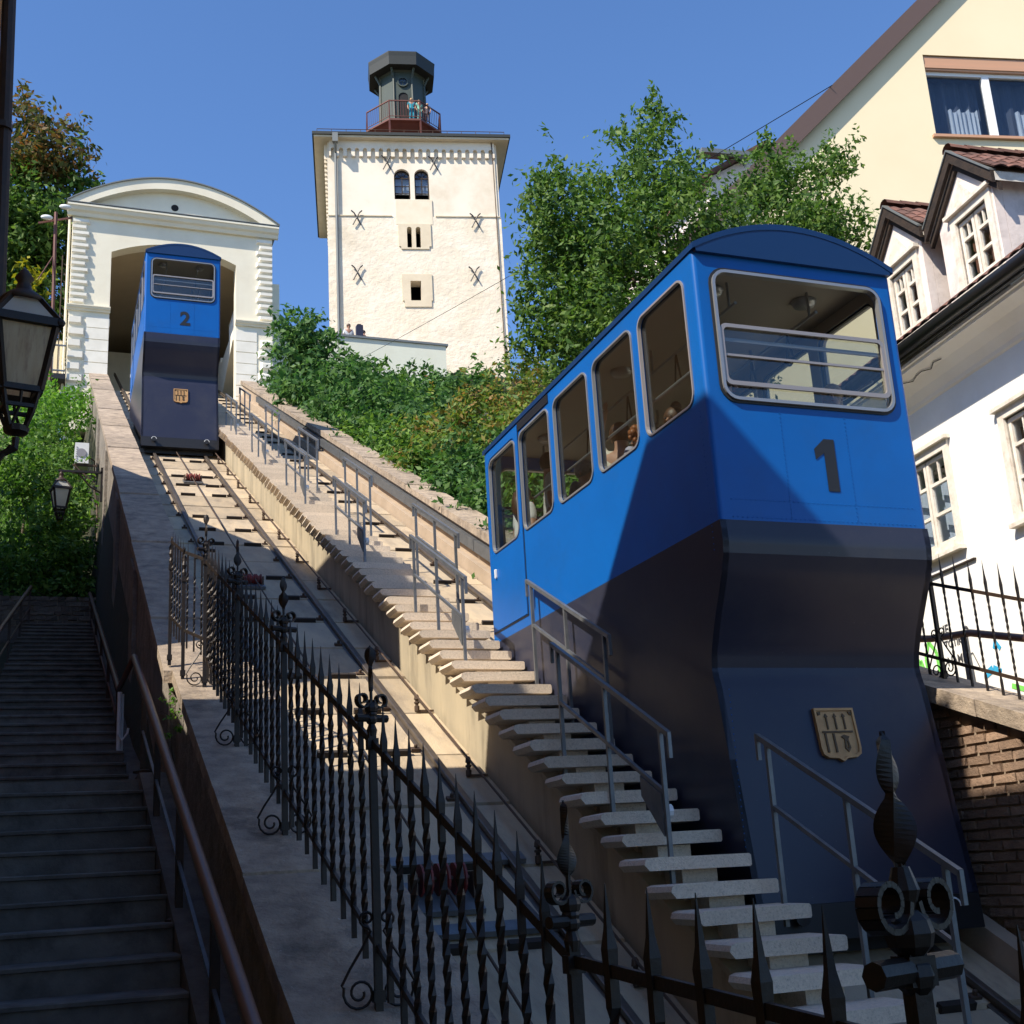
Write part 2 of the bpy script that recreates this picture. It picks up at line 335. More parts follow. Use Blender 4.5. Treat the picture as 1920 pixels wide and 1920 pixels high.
def trunk(parent, base, targets, r0, fork=.45):
    b = MB(); base = V(base); top = sum((V(t[:3]) for t in targets), V((0, 0, 0)))/len(targets)
    f = base.lerp(top, fork); mid = base.lerp(f, .5)+V((.06*r0, .04, 0))*3
    b.tube([base, mid, f], [r0, r0*.85, r0*.7], 8)
    for i, t in enumerate(targets):
        e = V(t[:3]); q = f.lerp(e, .5)+V((random.uniform(-.2, .2), random.uniform(-.2, .2), .12*(e-f).length))
        b.tube([f, f.lerp(q, .5)+V((0, 0, .05)), q, e], [r0*.5, r0*.36, r0*.25, r0*.06], 6)
    return b.build('trunk', K['bark'], parent, smooth=True)
def plant(name, label, cat, blobs, per, size, lm, base, r0, group=None, seed=0, crown='crown', fork=.45, **k):
    t = thing(name, label, cat, base, group)
    leaves(crown, blobs, per, size, lm, t, seed=seed, **k)
    trunk(t, base, blobs, r0, fork); return t
# ================================================================== GROUND
def ground_z(x, y):
    if x < 1.0:
        if y < 2.5: z = -3.25
        elif y < 28.3: z = -3.2+(y-2.5)*.335
        elif y < 46: z = 6.0+(y-28.3)*.575
        else: z = 16.1+min(1.5, (y-46)*.1)
        if y >= 28.3 and x < -1: z += min(2.5, (-1-x)*.25)
        return z
    if x < 6.75:
        return min(T*max(y, -2)-5.5, 17.0) if y < 46 else 17.0
    if y < 9: z = -1.6+max(0, y)*.15
    elif y < 14: z = -.25+(y-9)*.22 if x < 10.8 else .6
    elif y < 18: z = .85+(y-14)*1.11
    else: z = min(.4+(y-8)*.49, 18.6)
    if y >= 14 and x < 8.6 and y < 47: z -= .8*min(1, (8.6-x)/.9)
    if y > 50.3: z = 22.0 if y < 55 else 23.4
    return z
xs = [-220, -90, -40, -20, -10, -5, -2.5, -1.2, -.4, .3, .95, 1.12, 2, 4.2, 6.5, 6.78, 6.9, 7.6, 8.5, 10, 12, 15, 19, 25, 34, 60, 120, 260]
ys = [-120, -50, -20, -8, -2, 0, 2, 3, 5, 8, 11, 14, 18, 22, 26, 28.2, 28.4, 30, 34, 38, 42, 45, 46, 47, 50.25, 50.35, 54.9, 55.1, 58, 66, 80, 110, 200, 420]
b = MB(); b.strip([[(x, y, ground_z(x, y)+(.08*sin(x*3.1+y*1.7) if abs(x) > 1 and y > 16 else 0)) for x in xs] for y in ys])
b.build('hillside', K['soil'], kind='structure')
b = MB(); b.box(-14, 1.0, -20, 2.6, -3.2, -3.1); b.build('street', K['asphalt'], kind='structure')
def along(y, c): return T*y+c          # height of a line parallel to the rails
YT = 46.0
# ================================================================== TRACK BEDS
def slabs(name, x0, x1, cx):
    bed = MB(); bed.prism([(x0, 2.5, along(2.5, -4.80)), (x0, YT, along(YT, -4.80)), (x0, YT, along(YT, -5.4)), (x0, 2.5, along(2.5, -5.4))], (x1-x0, 0, 0))
    o = bed.build(name, K['concrete'], kind='structure')
    L = 1.08; me = []
    for k in range(4):                 # four slab shapes, shared by all the slabs
        s = MB(); dz = [0, .012, -.008, .006][k]; w = (x1-x0)/2-.006
        s.prism([(-w, 0, -.16), (-w, 0, -.004+dz), (-w, .02, .004+dz), (-w, L-.03, (L-.03)*T-.012), (-w, L-.012, (L-.012)*T-.16)], (2*w, 0, 0))
        me.append(s.mesh('slab', K['concrete']))
    pm = MB(); pm.box(-.14, .14, -.03, .03, -.03, .03); pm = pm.mesh('dark_slot', K['slot'])  # raised dark box standing in for a shaded hole at the sleeper
    cm = MB(); cm.box(-.045, .045, -.03, .03, -.02, .012); cm.lathe((.0, 0, .012), [(.018, 0), (.018, .03), (.010, .038)], 6); cm = cm.mesh('rail_clip', K['rust'])
    y = 3.0; i = 0
    while y < 45:
        inst('slab', me[(i*7+i//3) % 4], ((x0+x1)/2, y, along(y, -4.672)), o)
        for dx in ((-.31, .30) if (i*7) % 4 != 1 else ()): inst('dark_slot', pm, (cx+dx, y-.01, along(y, -4.665)), o, (atan2(T, 1), 0, 0))
        for yy in (y,):
            for dx in (-.69, .51):
                inst('rail_clip', cm, (cx+dx, yy+.06, along(yy+.06, -4.655)), o, (atan2(T, 1), 0, 0))
        y += L; i += 1
    return o
slabs('track_bed', 1.86, 3.88, 2.85)
slabs('track_bed', 4.42, 6.42, 5.43)
def rail(x, label):
    b = MB(); y0, y1 = 2.6, YT+6
    pr = [(-.05, -.075), (.05, -.075), (.05, -.062), (.012, -.05), (.012, -.02), (.032, -.014), (.032, .02), (.024, .026), (-.024, .026), (-.032, .02), (-.032, -.014), (-.012, -.02), (-.012, -.05), (-.05, -.062)]
    n = len(pr); vs = [(x+u, y0, along(y0, RC+.03+w)) for u, w in pr]+[(x+u, y1, along(y1, RC+.03+w)) for u, w in pr]
    b.add(vs, [(i, (i+1) % n, n+(i+1) % n, n+i) for i in range(n)]+[tuple(range(n)), tuple(range(n, 2*n))])
    b.build('rail', K['steel'], None, label, 'rail', (x, y0, along(y0, RC)), group='rails of the two funicular tracks')
rail(2.25, 'outer steel rail of the left track beside the left wall')
rail(3.45, 'inner steel rail of the left track beside the concrete parapet')
rail(4.83, 'left rail of the right track hidden beside the service steps')
rail(6.03, 'right rail of the right track next to the plinth of the right wall')
# cable on posts beside the parapet
t = thing('signal_cable', 'thin cable carried on short posts along the foot of the concrete parapet', 'cable', (3.68, 4, along(4, -4.66)))
b = MB(); b.tube([(3.68, 4, along(4, -4.50)), (3.68, 44, along(44, -4.50))], .011, 6); b.build('cable', K['rust'], t)
pm = MB(); pm.lathe((0, 0, 0), [(.028, 0), (.028, .05), (.018, .055), (.018, .075), (.03, .08), (.03, .095), (.018, .1), (.018, .115), (.03, .12), (.024, .16), (.012, .175)], 8); pm.box(-.02, .18, -.012, .012, -.01, .012)
pm = pm.mesh('post', K['rust']); y = 4.6
while y < 44: inst('post', pm, (3.68, y, along(y, -4.66)), t); y += 1.62
# haulage rollers
def roller(x, y, label, s=1.0):
    t = thing('cable_roller', label, 'roller', (x, y, along(y, -4.66)), 'haulage cable rollers')
    b = MB(); a = atan2(T, 1); z = along(y, -4.66)
    b.obox((x, y, z+.02), (.22*s, 0, 0), (0, .2*s*cos(a), .2*s*sin(a)), (0, -.02*sin(a), .02*cos(a))); b.build('base_plate', K['galv'], t)
    for dx in (-.11, 0, .11):
        r = MB(); r.lathe((x+dx*s-.04*s, y, z+.13*s), [(.05*s, 0), (.10*s, .0), (.10*s, .015), (.07*s, .03), (.07*s, .05), (.10*s, .065), (.10*s, .08), (.05*s, .08)], 14, (1, 0, 0)); r.build('sheave', K['red'], t, smooth=False)
    b = MB()
    for dx in (-.19, .19): b.obox((x+dx*s, y, z+.09*s), (.012, 0, 0), (0, .08*s, 0), (0, 0, .08*s))
    b.tube([(x-.2*s, y, z+.13*s), (x+.2*s, y, z+.13*s)], .018*s, 8); b.build('bracket', K['rust'], t)
roller(2.78, 26.0, 'small red haulage rollers on the track bed below the upper car', .9)
roller(2.72, 17.6, 'dark shaded haulage rollers behind the iron fence finials', .8)
roller(2.75, 9.0, 'large haulage rollers on blue plates seen through the near fence bars', 1.15)
a = atan2(T, 1)
for yy, lab in ((8.55, 'flat bluish steel cross member just below the large near rollers'), (9.5, 'flat bluish steel cross member just above the large near rollers')):
    b = MB(); b.obox((2.85, yy, along(yy, -4.63)), (.72, 0, 0), (0, .07*cos(a), .07*sin(a)), (0, -.02*sin(a), .02*cos(a))); b.build('steel_crossbeam', K['galv'], None, lab, 'beam', (2.85, yy, along(yy, -4.6)))
t = thing('haulage_cable', 'dark haulage rope lying between the rails of the left track', 'cable', (2.78, 4, along(4, -4.6)))
b = MB(); b.tube([(2.76, y, along(y, -4.535)) for y in (4, 8.9, 17.6, 26, 30)], .012, 6); b.build('rope', K['rust'], t)
# ================================================================== SERVICE STEPS between the tracks
ss = thing('service_stairs', 'narrow flight of pale terrazzo treads on a concrete parapet between the tracks', 'stairs', (4.1, 4, along(4, -4.7)))
b = MB(); b.prism([(3.93, 3.2, along(3.2, -4.17)), (3.93, YT, along(YT, -4.17)), (3.93, YT, along(YT, -5.2)), (3.93, 3.2, along(3.2, -5.2))], (.14, 0, 0)); b.build('parapet', K['parapet'], ss)
b = MB(); b.prism([(3.895, 3.2, along(3.2, -4.12)), (3.895, YT, along(YT, -4.12)), (3.895, YT, along(YT, -4.168)), (3.895, 3.2, along(3.2, -4.168))], (.2, 0, 0)); b.build('parapet_cap', K['parapet'], ss)
b = MB(); b.prism([(4.10, 3.2, along(3.2, -4.35)), (4.10, YT, along(YT, -4.35)), (4.10, YT, along(YT, -5.2)), (4.10, 3.2, along(3.2, -5.2))], (.28, 0, 0)); b.build('stringer', K['parapet'], ss)
tm = []
for k in range(3):
    s = MB(); h = .085; x0, x1 = -.385, .40; w = .19+.006*k
    top = [(x0+.02, -w), (x1, -w), (x1, w), (x0+.02, w)]
    prof = [(x0, -.045), (x0+.035, -h), (x1-.01, -h), (x1, -h+.012), (x1, -.012), (x1-.012, 0), (x0+.05, 0), (x0+.012, -.012)]
    s.prism([(u, -w, v) for u, v in prof], (0, 2*w, 0)); tm.append(s.mesh('tread', K['tread']))
sm = MB(); sm.box(-.13, .13, -.10, .16, -.34, -.086); sm = sm.mesh('support', K['tread'])
y = 4.2; i = 0
while y < 45:
    o = inst('tread', tm[i % 3], (4.115+random.uniform(-.006, .006), y, along(y, -3.885)+random.uniform(-.006, .006)), ss, (random.uniform(-.012, .012), random.uniform(-.008, .008), random.uniform(-.014, .014)), (random.uniform(.965, 1.03), random.uniform(.96, 1.03), random.uniform(.94, 1.06)))
    q = inst('support', sm, (4.17, y, along(y, -3.885)), o)
    y += .333; i += 1
# ------------------------------------------------------------------ steel handrails on both sides
def handrail(x, y0, y1, ct, cm_, label, box=False, foot=-3.95, side=1):
    """y0 upper end, y1 lower end; ct/cm_ offsets of top and middle rail"""
    t = thing('handrail', label, 'handrail', (x, y1, along(y1, foot)), 'grey steel handrails of the service steps')
    e = (y0-y1)*.07; w = .034
    b = MB(); b.bar((x, y1-e, along(y1-e, ct)), (x, y0+e, along(y0+e, ct)), w, .035)
    for yy in (y1-e, y0+e): b.bar((x, yy, along(yy, ct)+.012), (x, yy, along(yy, ct)-.16), .026)
    b.build('top_rail', K['galv'], t)
    b = MB(); b.bar((x, y1, along(y1, cm_)), (x, y0, along(y0, cm_)), .027); b.build('middle_rail', K['galv'], t)
    for f in (0, .5, 1):
        yy = y1+(y0-y1)*f; p = MB(); p.bar((x, yy, along(yy, foot-.08)), (x, yy, along(yy, ct)-.018), .029, .029); p.build('post', K['galv'], t)
    if box:
        ym = y1+(y0-y1)*.17
        b = MB(); b.prism([(x-.02, y1+.03, along(y1+.03, cm_)-.02), (x-.02, y1+.33, along(y1+.33, cm_)-.02), (x-.02, y1+.33, along(y1+.33, cm_)-.16), (x-.02, y1+.03, along(y1+.03, cm_)-.30)], (.04, 0, 0)); b.build('sign_plate', K['galv'], t)
        b = MB(); b.lathe((x+.02, y1+.08, along(y1+.08, cm_)-.16), [(.05, 0), (.05, .05), (.03, .06)], 10, (1, 0, 0)); b.build('lamp', K['whitemetal'], t)
    return t
LB = ['left of the nearest treads before the dark car side', 'left of the treads just above the lower car', 'left of the treads above the shaded steps', 'left of the sunny upper treads near the car shadow', 'left of the treads opposite the upper car', 'left of the treads next to the rear of the upper car', 'top left of the treads at the station mouth']
for i, yc in enumerate((8.63, 12.75, 16.8, 20.8, 24.8, 28.9, 33)):
    handrail(3.97, yc+.86, yc-.86, -2.98, -3.42, 'grey steel handrail '+LB[i], box=True)
LBR = ['standing before the apron of the lower car under its crest', 'covering the sunlit lower corner of the lower car by its door', 'right of the treads just behind the lower car', 'right of the treads, second above the lower car', 'right of the treads in the shadow thrown by the upper car', 'right of the treads above that shadow', 'right of the treads beside the inner station wall']
for i, yc in enumerate((6.42, 10.42, 14.33, 18.3, 22.1, 26, 30)):
    handrail(4.46, yc+.80, yc-.80, -2.88, -3.29, 'grey steel handrail '+LBR[i])
# ================================================================== LEFT RETAINING WALL
lw = thing('left_retaining_wall', 'tall rendered wall with worn stone coping climbing left of the track', 'wall', (1.38, 12.6, 1.2))
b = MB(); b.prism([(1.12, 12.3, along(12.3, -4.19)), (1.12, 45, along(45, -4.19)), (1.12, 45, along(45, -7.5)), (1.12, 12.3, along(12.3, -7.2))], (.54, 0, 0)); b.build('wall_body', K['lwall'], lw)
b = MB()
for yy in (17, 22, 27.6, 33.5): b.prism([(1.06, yy, along(yy, -4.32)), (1.06, yy+.7, along(yy+.7, -4.32)), (1.06, yy+.7, along(yy+.7, -7.2)), (1.06, yy, along(yy, -7.2))], (.058, 0, 0))
b.build('buttress', K['lwall'], lw)
y = 12.2; i = 0
while y < 45:
    L = 1.7+.25*((i*37) % 5)/5; j = ((i*53) % 7-3)*.006; s = MB()
    s.prism([(1.06, y, along(y, -4.05)+j), (1.06, y+L-.012, along(y+L-.012, -4.05)+j), (1.06, y+L-.012, along(y+L-.012, -4.186)), (1.06, y, along(y, -4.186))], (.64, 0, 0))
    s.build('coping_stone', K['coping'], lw, loc=(1.38, y, along(y, -4.1))); y += L; i += 1
b = MB(); b.prism([(1.662, 4, along(4, -4.60)), (1.662, 45, along(45, -4.60)), (1.662, 45, along(45, -5.2)), (1.662, 4, along(4, -5.2))], (.196, 0, 0)); b.build('kerb', K['parapet'], lw)
# lower wall that carries the iron fence
SL = .40; FW = .64-SL*5.78            # fence rail height = SL*y + FW ; wall top 1.17 below
def fz(y, d=0): return SL*max(y, 3.56)+FW+d+(.05*(y-3.56) if y < 3.56 else 0)
fw = thing('fence_wall', 'lower stone wall with broad mottled coping carrying the iron fence in the foreground', 'wall', (1.5, 3, -2.6))
def wall_l(y): return 1.065+.012*max(0, y-6)
b = MB(); b.add([(wall_l(12.5)+.05, 12.5, fz(12.5, -1.30)), (1.86, 12.5, fz(12.5, -1.30)), (1.86, 12.5, fz(12.5, -3.2)), (wall_l(12.5)+.05, 12.5, fz(12.5, -3.0)),
    (1.115, 3.56, fz(3.56, -1.30)), (1.86, 3.56, fz(3.56, -1.30)), (1.86, 3.56, -3.6), (1.115, 3.56, -3.0),
    (1.115, -3, fz(-3, -1.30)), (1.86, -3, fz(-3, -1.30)), (1.86, -3, -3.6), (1.115, -3, -3.0)],
    [(0, 1, 2, 3), (0, 1, 5, 4), (4, 5, 9, 8), (1, 2, 6, 5), (5, 6, 10, 9), (0, 3, 7, 4), (4, 7, 11, 8), (8, 9, 10, 11), (2, 3, 7, 6), (6, 7, 11, 10)])
b.build('wall_body', K['lwall'], fw)
y = -3.; i = 0; cuts = [-3, -1.2, .5, 2.0, 3.56, 5.0, 6.1, 7.3, 8.8, 10.5, 12.55]
for y, y2 in zip(cuts, cuts[1:]):
    s = MB(); j = ((i*5) % 3-1)*.006; i += 1; g = .006
    a0, a1 = y+g, y2-g
    s.add([(wall_l(a0), a0, fz(a0, -1.17)+j), (1.93, a0, fz(a0, -1.17)+j), (1.93, a1, fz(a1, -1.17)+j), (wall_l(a1), a1, fz(a1, -1.17)+j),
           (wall_l(a0), a0, fz(a0, -1.295)), (1.93, a0, fz(a0, -1.295)), (1.93, a1, fz(a1, -1.295)), (wall_l(a1), a1, fz(a1, -1.295))],
          [(0, 1, 2, 3), (4, 5, 6, 7), (0, 1, 5, 4), (1, 2, 6, 5), (2, 3, 7, 6), (3, 0, 4, 7)])
    s.build('coping_stone', K['coping'], fw, loc=(1.5, a0, fz(a0, -1.2)))
# ================================================================== RIGHT RETAINING WALL
rw = thing('right_retaining_wall', 'long rendered wall with stone coping climbing right of the second track', 'wall', (6.8, 6, -1.7))
b = MB(); b.prism([(6.60, 9.0, along(9.0, -4.02)), (6.60, 45, along(45, -4.02)), (6.60, 45, along(45, -5.6)), (6.60, 9.0, along(9, -5.6))], (.46, 0, 0)); b.build('wall_body', K['rwall'], rw)
b = MB(); b.prism([(6.45, 4, along(4, -4.46)), (6.45, 45, along(45, -4.46)), (6.45, 45, along(45, -5.4)), (6.45, 4, along(4, -5.4))], (.148, 0, 0)); b.build('plinth', K['rwall'], rw)
y = 9.0; i = 0
while y < 45:
    L = 1.6+.3*((i*37) % 5)/5; j = ((i*53) % 7-3)*.005; s = MB()
    s.prism([(6.52, y, along(y, -3.88)+j), (6.52, y+L-.012, along(y+L-.012, -3.88)+j), (6.52, y+L-.012, along(y+L-.012, -4.016)), (6.52, y, along(y, -4.016))], (.58, 0, 0))
    s.build('coping_stone', K['coping'], rw, loc=(6.8, y, along(y, -4.1))); y += L; i += 1
# lower part: brick face under the side fence
def rz(y, d=0): return 1.19+.36*(y-8.0)+d
b = MB(); b.prism([(6.632, 2, rz(2, -.135)), (6.632, 9.0, rz(9.0, -.135)), (6.632, 9.0, -2.2), (6.632, 2, -4)], (.43, 0, 0)); b.build('brick_core', K['mortar'], rw)
cuts = [2.0, 3.6, 5.1, 6.5, 7.62, 9.0]
for a0, a1 in zip(cuts, cuts[1:]):
    s = MB(); s.prism([(6.53, a0+.006, rz(a0)), (6.53, a1-.006, rz(a1)), (6.53, a1-.006, rz(a1, -.13)), (6.53, a0+.006, rz(a0, -.13))], (.6, 0, 0)); s.build('coping_stone', K['coping'], rw, loc=(6.8, a0, rz(a0)))
bms = []
for k in range(3):
    s = MB(); r = random.Random(k); P = [(x+r.uniform(-.004, .004)*(x < .02), y+r.uniform(-.006, .006), z+r.uniform(-.004, .004)) for z in (-.029, .029) for y in (-.115, .115) for x in (-.012, .06)]
    s.add(P, [(0, 1, 3, 2), (4, 6, 7, 5), (0, 4, 5, 1), (2, 3, 7, 6), (0, 2, 6, 4), (1, 5, 7, 3)]); bms.append(s.mesh('brick', K['brick']))
n = 0; row = 0; z = -1.02
while z < 1.35:
    y = 5.9+(.125 if row % 2 else 0)
    while y < 8.9:
        if z < rz(y, -.18) and n < 295 and z > along(y, -4.46)-.02:
            inst('brick', bms[(n*5+row) % 3], (6.619+random.uniform(-.007, .007), y, z), rw, (random.uniform(-.012, .012), 0, random.uniform(-.02, .02))); n += 1
        y += .25
    z += .078; row += 1
# cable tray on the right wall
t = thing('cable_tray', 'flat grey metal trunking fixed along the inner face of the right wall', 'trunking', (6.55, 9, along(9, -4.2)))
y = 9.2
while y < 41:
    s = MB(); s.prism([(6.50, y, along(y, -4.10)), (6.50, y+3.17, along(y+3.17, -4.10)), (6.50, y+3.17, along(y+3.17, -4.30)), (6.50, y, along(y, -4.30))], (.095, 0, 0)); s.build('tray_section', K['galv'], t); y += 3.2
# ================================================================== FUNICULAR CARS
def prof():  # lower front profile (y, z) from the divide down to the bumper
    return [(0, 3.2), (-.012, 3.05), (.0, 2.95), (.05, 2.82), (.14, 2.65), (.24, 2.46), (.315, 2.28), (.335, 2.17), (.325, 2.10), (.295, 2.0), (.05, .50)]
HW = .915; LEN = 4.95; ZR = 5.40; ZD = 3.2
def make_car(o, num, label):
    """o: world point on the rail plane under the middle of the front"""
    o = V(o); t = thing('funicular_car', label, 'funicular car', o, 'the two blue funicular cars')
    P = lambda x, y, z: o+V((x, y, z))
    wy = [(.18+.955*k, .99+.955*k) for k in range(5)]; WZ = (4.17, 5.22)
    # body sides
    for sx in (-1, 1):
        b = MB(); x0 = sx*HW; holes = [rr(a, c, WZ[0], WZ[1], .10) for a, c in wy]
        b.plate([(.035, ZD), (LEN-.0, ZD), (LEN-.0, ZR), (.035, ZR)], holes, lambda u, v, w: P(x0-sx*w, u, v), .05); b.build('side_panel', K['blue'], t)
        low = [(a+.0, z) for a, z in prof()]
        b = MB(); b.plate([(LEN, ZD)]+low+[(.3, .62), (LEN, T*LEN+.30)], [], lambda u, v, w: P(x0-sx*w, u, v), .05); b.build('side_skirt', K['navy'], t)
        for k, (a, c) in enumerate(wy):
            f = MB(); f.plate(rr(a-.010, c+.010, WZ[0]-.010, WZ[1]+.010, .108), [rr(a+.007, c-.008, WZ[0]+.008, WZ[1]-.008, .09)], lambda u, v, w: P(x0+sx*(.012-w), u, v), .03)
            fo = f.build('window_frame', K['chrome'] if k else K['grey_frame'], t)
            g = MB(); g.plate(rr(a, c, WZ[0], WZ[1], .1), [], lambda u, v, w: P(x0-sx*(.024+w), u, v), .006); g.build('window_pane', K['glass'], fo)
            f = MB(); f.plate(rr(a-.004, c+.004, WZ[0]-.004, WZ[1]+.004, .1), [rr(a+.012, c-.012, WZ[0]+.012, WZ[1]-.012, .09)], lambda u, v, w: P(x0-sx*(.031+w), u, v), .02); f.build('window_seal', K['rubber'], fo)
        # sliding door round the last window
        d = MB(); d.plate(rect(3.90, 4.90, 3.32, 5.33), [rr(wy[4][0]-.03, wy[4][1]+.03, WZ[0]-.03, WZ[1]+.03, .12)], lambda u, v, w: P(x0+sx*(.010-w), u, v), .009); do = d.build('door', K['blue'], t)
        d = MB()
        for a in (3.885, 4.908): d.box(*sorted((x0-sx*.002+o.x, x0+sx*.006+o.x)), a-.006+o.y, a+.006+o.y, 3.31+o.z, 5.34+o.z)
        d.box(*sorted((x0-sx*.002+o.x, x0+sx*.006+o.x)), 3.88+o.y, 4.914+o.y, 3.298+o.z, 3.31+o.z); d.build('door_gap', K['black'], do)
        d = MB(); d.plate(rr(4.72, 4.75, 3.88, 3.98, .012), [], lambda u, v, w: P(x0+sx*(.012+w), u, v), .02); d.build('handle', K['whitemetal'], do)
        # dark slot of the sliding door over the second window from the rear
        d = MB(); d.box(*sorted((x0+o.x+sx*.001, x0+sx*.012+o.x)), 3.02+o.y, 3.88+o.y, 5.26+o.z, 5.345+o.z); d.build('door_track', K['black'], t)
    # front and rear panels
    arc = lambda n=14: [(HW*cos(a), ZR+.25*sin(a)) for a in [pi*i/n for i in range(n+1)]]
    def crown(n=16): return [(HW-.035-(2*HW-.07)*i/n, ZR-.02+.25*(1-((i/n-.5)*2)**2)) for i in range(n+1)]
    for yy, sg, nm in ((0, 1, 'front_panel'), (LEN, -1, 'rear_panel')):
        h = rr(-.765, .765, 4.15, 5.21, .11)
        b = MB(); b.plate([(-HW+.035, ZD), (HW-.035, ZD)]+crown(), [h], lambda u, v, w: P(u, yy+sg*w, v), .05); b.build(nm, K['blue'], t)
        for sx in (-1, 1):
            b = MB(); c = (sx*(HW-.035), yy+sg*.035)
            pts = [(c[0]+sx*.035*cos(a), c[1]-sg*.035*sin(a)) for a in [pi/2*i/5 for i in range(6)]]
            b.strip([[P(u, v, z) for u, v in pts] for z in (ZD, ZR)]); b.build('corner_post', K['blue'], t, smooth=True, recalc=True)
        fr = MB(); fr.plate(rr(-.795, .795, 4.12, 5.24, .14), [rr(-.762, .762, 4.153, 5.207, .105)], lambda u, v, w: P(u, yy-sg*(.010-w), v), .03); seal = fr.build('windscreen_seal', K['rubber'], t)
        fr = MB(); fr.plate(rr(-.775, .775, 4.140, 5.220, .125), [rr(-.75, .75, 4.165, 5.195, .1)], lambda u, v, w: P(u, yy-sg*(.028-w), v), .055); fo = fr.build('windscreen_frame', K['chrome'], t)
        fr = MB(); fr.plate(rr(-.75, .75, 4.262, 4.765, .06), [rr(-.718, .718, 4.296, 4.735, .04)], lambda u, v, w: P(u, yy-sg*(.020-w), v), .02); sash = fr.build('sash', K['grey_frame'], fo)
        g = MB(); g.plate(rr(-.745, .745, 4.17, 4.76, .07), [], lambda u, v, w: P(u, yy+sg*(.006+w), v), .005); g.build('lower_pane', K['glass'], fo)
        g = MB()
        g.box(-.735+o.x, .735+o.x, *sorted((yy-sg*.012+o.y, yy+sg*.004+o.y)), 4.50+o.z, 4.518+o.z); g.box(-.735+o.x, .735+o.x, *sorted((yy+sg*.014+o.y, yy+sg*.03+o.y)), 4.63+o.z, 4.66+o.z)
        g.build('sash_bar', K['grey_frame'], fo)
    # lower front, swept across the width
    b = MB(); pr = prof(); fine = []
    for i in range(len(pr)-1):
        for k in range(3):
            f = k/3; fine.append((pr[i][0]*(1-f)+pr[i+1][0]*f, pr[i][1]*(1-f)+pr[i+1][1]*f))
    fine.append(pr[-1])
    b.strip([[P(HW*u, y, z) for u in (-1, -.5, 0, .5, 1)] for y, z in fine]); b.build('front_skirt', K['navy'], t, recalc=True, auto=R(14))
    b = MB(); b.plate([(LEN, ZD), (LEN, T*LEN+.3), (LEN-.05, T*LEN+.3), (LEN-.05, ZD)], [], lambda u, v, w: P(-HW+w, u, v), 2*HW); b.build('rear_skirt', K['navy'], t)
    b = MB(); b.plate([(.05, .498), (.035, .26), (.25, .26), (.25, .498)], [], lambda u, v, w: P(-HW+w, u, v), 2*HW); bu = b.build('bumper', K['black'], t)
    for x in (-.62, .62):
        b = MB(); b.lathe(P(x, .04, .42), [(.03, 0), (.035, .05), (.056, .052), (.056, .075), (.0, .078)], 14, (0, -1, 0), caps=False); bf = b.build('buffer', K['black'], bu)
        b = MB(); b.tube([P(x+.056*cos(a), -.033, .42+.056*sin(a)) for a in [pi*k/8 for k in range(9)]], .008, 5); b.build('worn_rim', K['whitemetal'], bf)
    b = MB(); b.plate([(.26, .30), (LEN-.02, T*(LEN-.3)+.29), (LEN-.02, T*(LEN-.3)+.15), (.26, .16)], [], lambda u, v, w: P(-.8+w, u, v), 1.6); ch = b.build('chassis', K['black'], t)
    for yy in (.7, 4.1):
        for x in (-.6, .6):
            w_ = MB(); w_.lathe(P(x-.05, yy, T*yy+.21), [(.08, 0), (.22, 0), (.22, .03), (.19, .03), (.19, .09), (.08, .1)], 16, (1, 0, 0)); w_.build('wheel', K['steel'], ch)
    # roof with a curved overhang
    n = 18; top = [(-HW-.012+(2*HW+.024)*i/n, ZR+.012+.262*(1-((i/n-.5)*2)**2)) for i in range(n+1)]
    pol = top+[(x, z-.05) for x, z in top[::-1]]
    b = MB(); b.plate(pol, [], lambda u, v, w: P(u, -.045+w, v), LEN+.09); rfo = b.build('roof', K['roofblue'], t)
    b = MB(); b.plate([(-HW+.02, ZR-.055), (HW-.02, ZR-.055)]+[(x*.98, z-.012) for x, z in top[::-1]], [], lambda u, v, w: P(u, -.040+w, v), .038); b.build('roof_end_panel', K['roofblue'], t)
    # interior
    b = MB(); b.box(o.x-.85, o.x+.85, o.y+.06, o.y+LEN-.06, o.z+5.34, o.z+5.36); ce = b.build('ceiling', K['liner'], t)
    for sx in (-.45, .45):
        for yy in (.55, 2.3, 4.2):
            q = MB(); q.lathe(P(sx, yy, 5.34), [(.0, -.05), (.09, -.045), (.11, -.01), (.11, 0)], 12, caps=False); q.build('ceiling_lamp', K['chrome'], ce, smooth=True)
    b = MB(); b.box(o.x-.86, o.x+.86, o.y+.36, o.y+3.6, o.z+2.98, o.z+3.02); b.box(o.x-.86, o.x+.86, o.y+3.6, o.y+LEN-.06, o.z+3.30, o.z+3.34); b.build('floor', K['floor'], t)
    for sx in (-1, 1):   # inner lining above and below the windows
        x = sx*(HW-.056); b = MB(); b.plate(rect(.08, LEN-.06, 3.1, 5.335), [rr(a-.005, c+.005, WZ[0]-.005, WZ[1]+.005, .1) for a, c in wy], lambda u, v, w: P(x-sx*w, u, v), .015); b.build('side_lining', K['liner'], t)
        g = MB(); xr = sx*.38; g.tube([P(xr, .3, 5.12), P(xr, 4.6, 5.12)], .014, 6)
        for yy in (.4, 1.8, 3.2, 4.5): g.tube([P(xr, yy, 5.12), P(xr, yy, 5.34)], .012, 6)
        gr = g.build('grab_rail', K['chrome'], t)
        g = MB(); g.tube([P(sx*.80, .25, 4.52), P(sx*.80, 3.8, 4.52)], .013, 6); g.build('window_bar', K['chrome'], t)
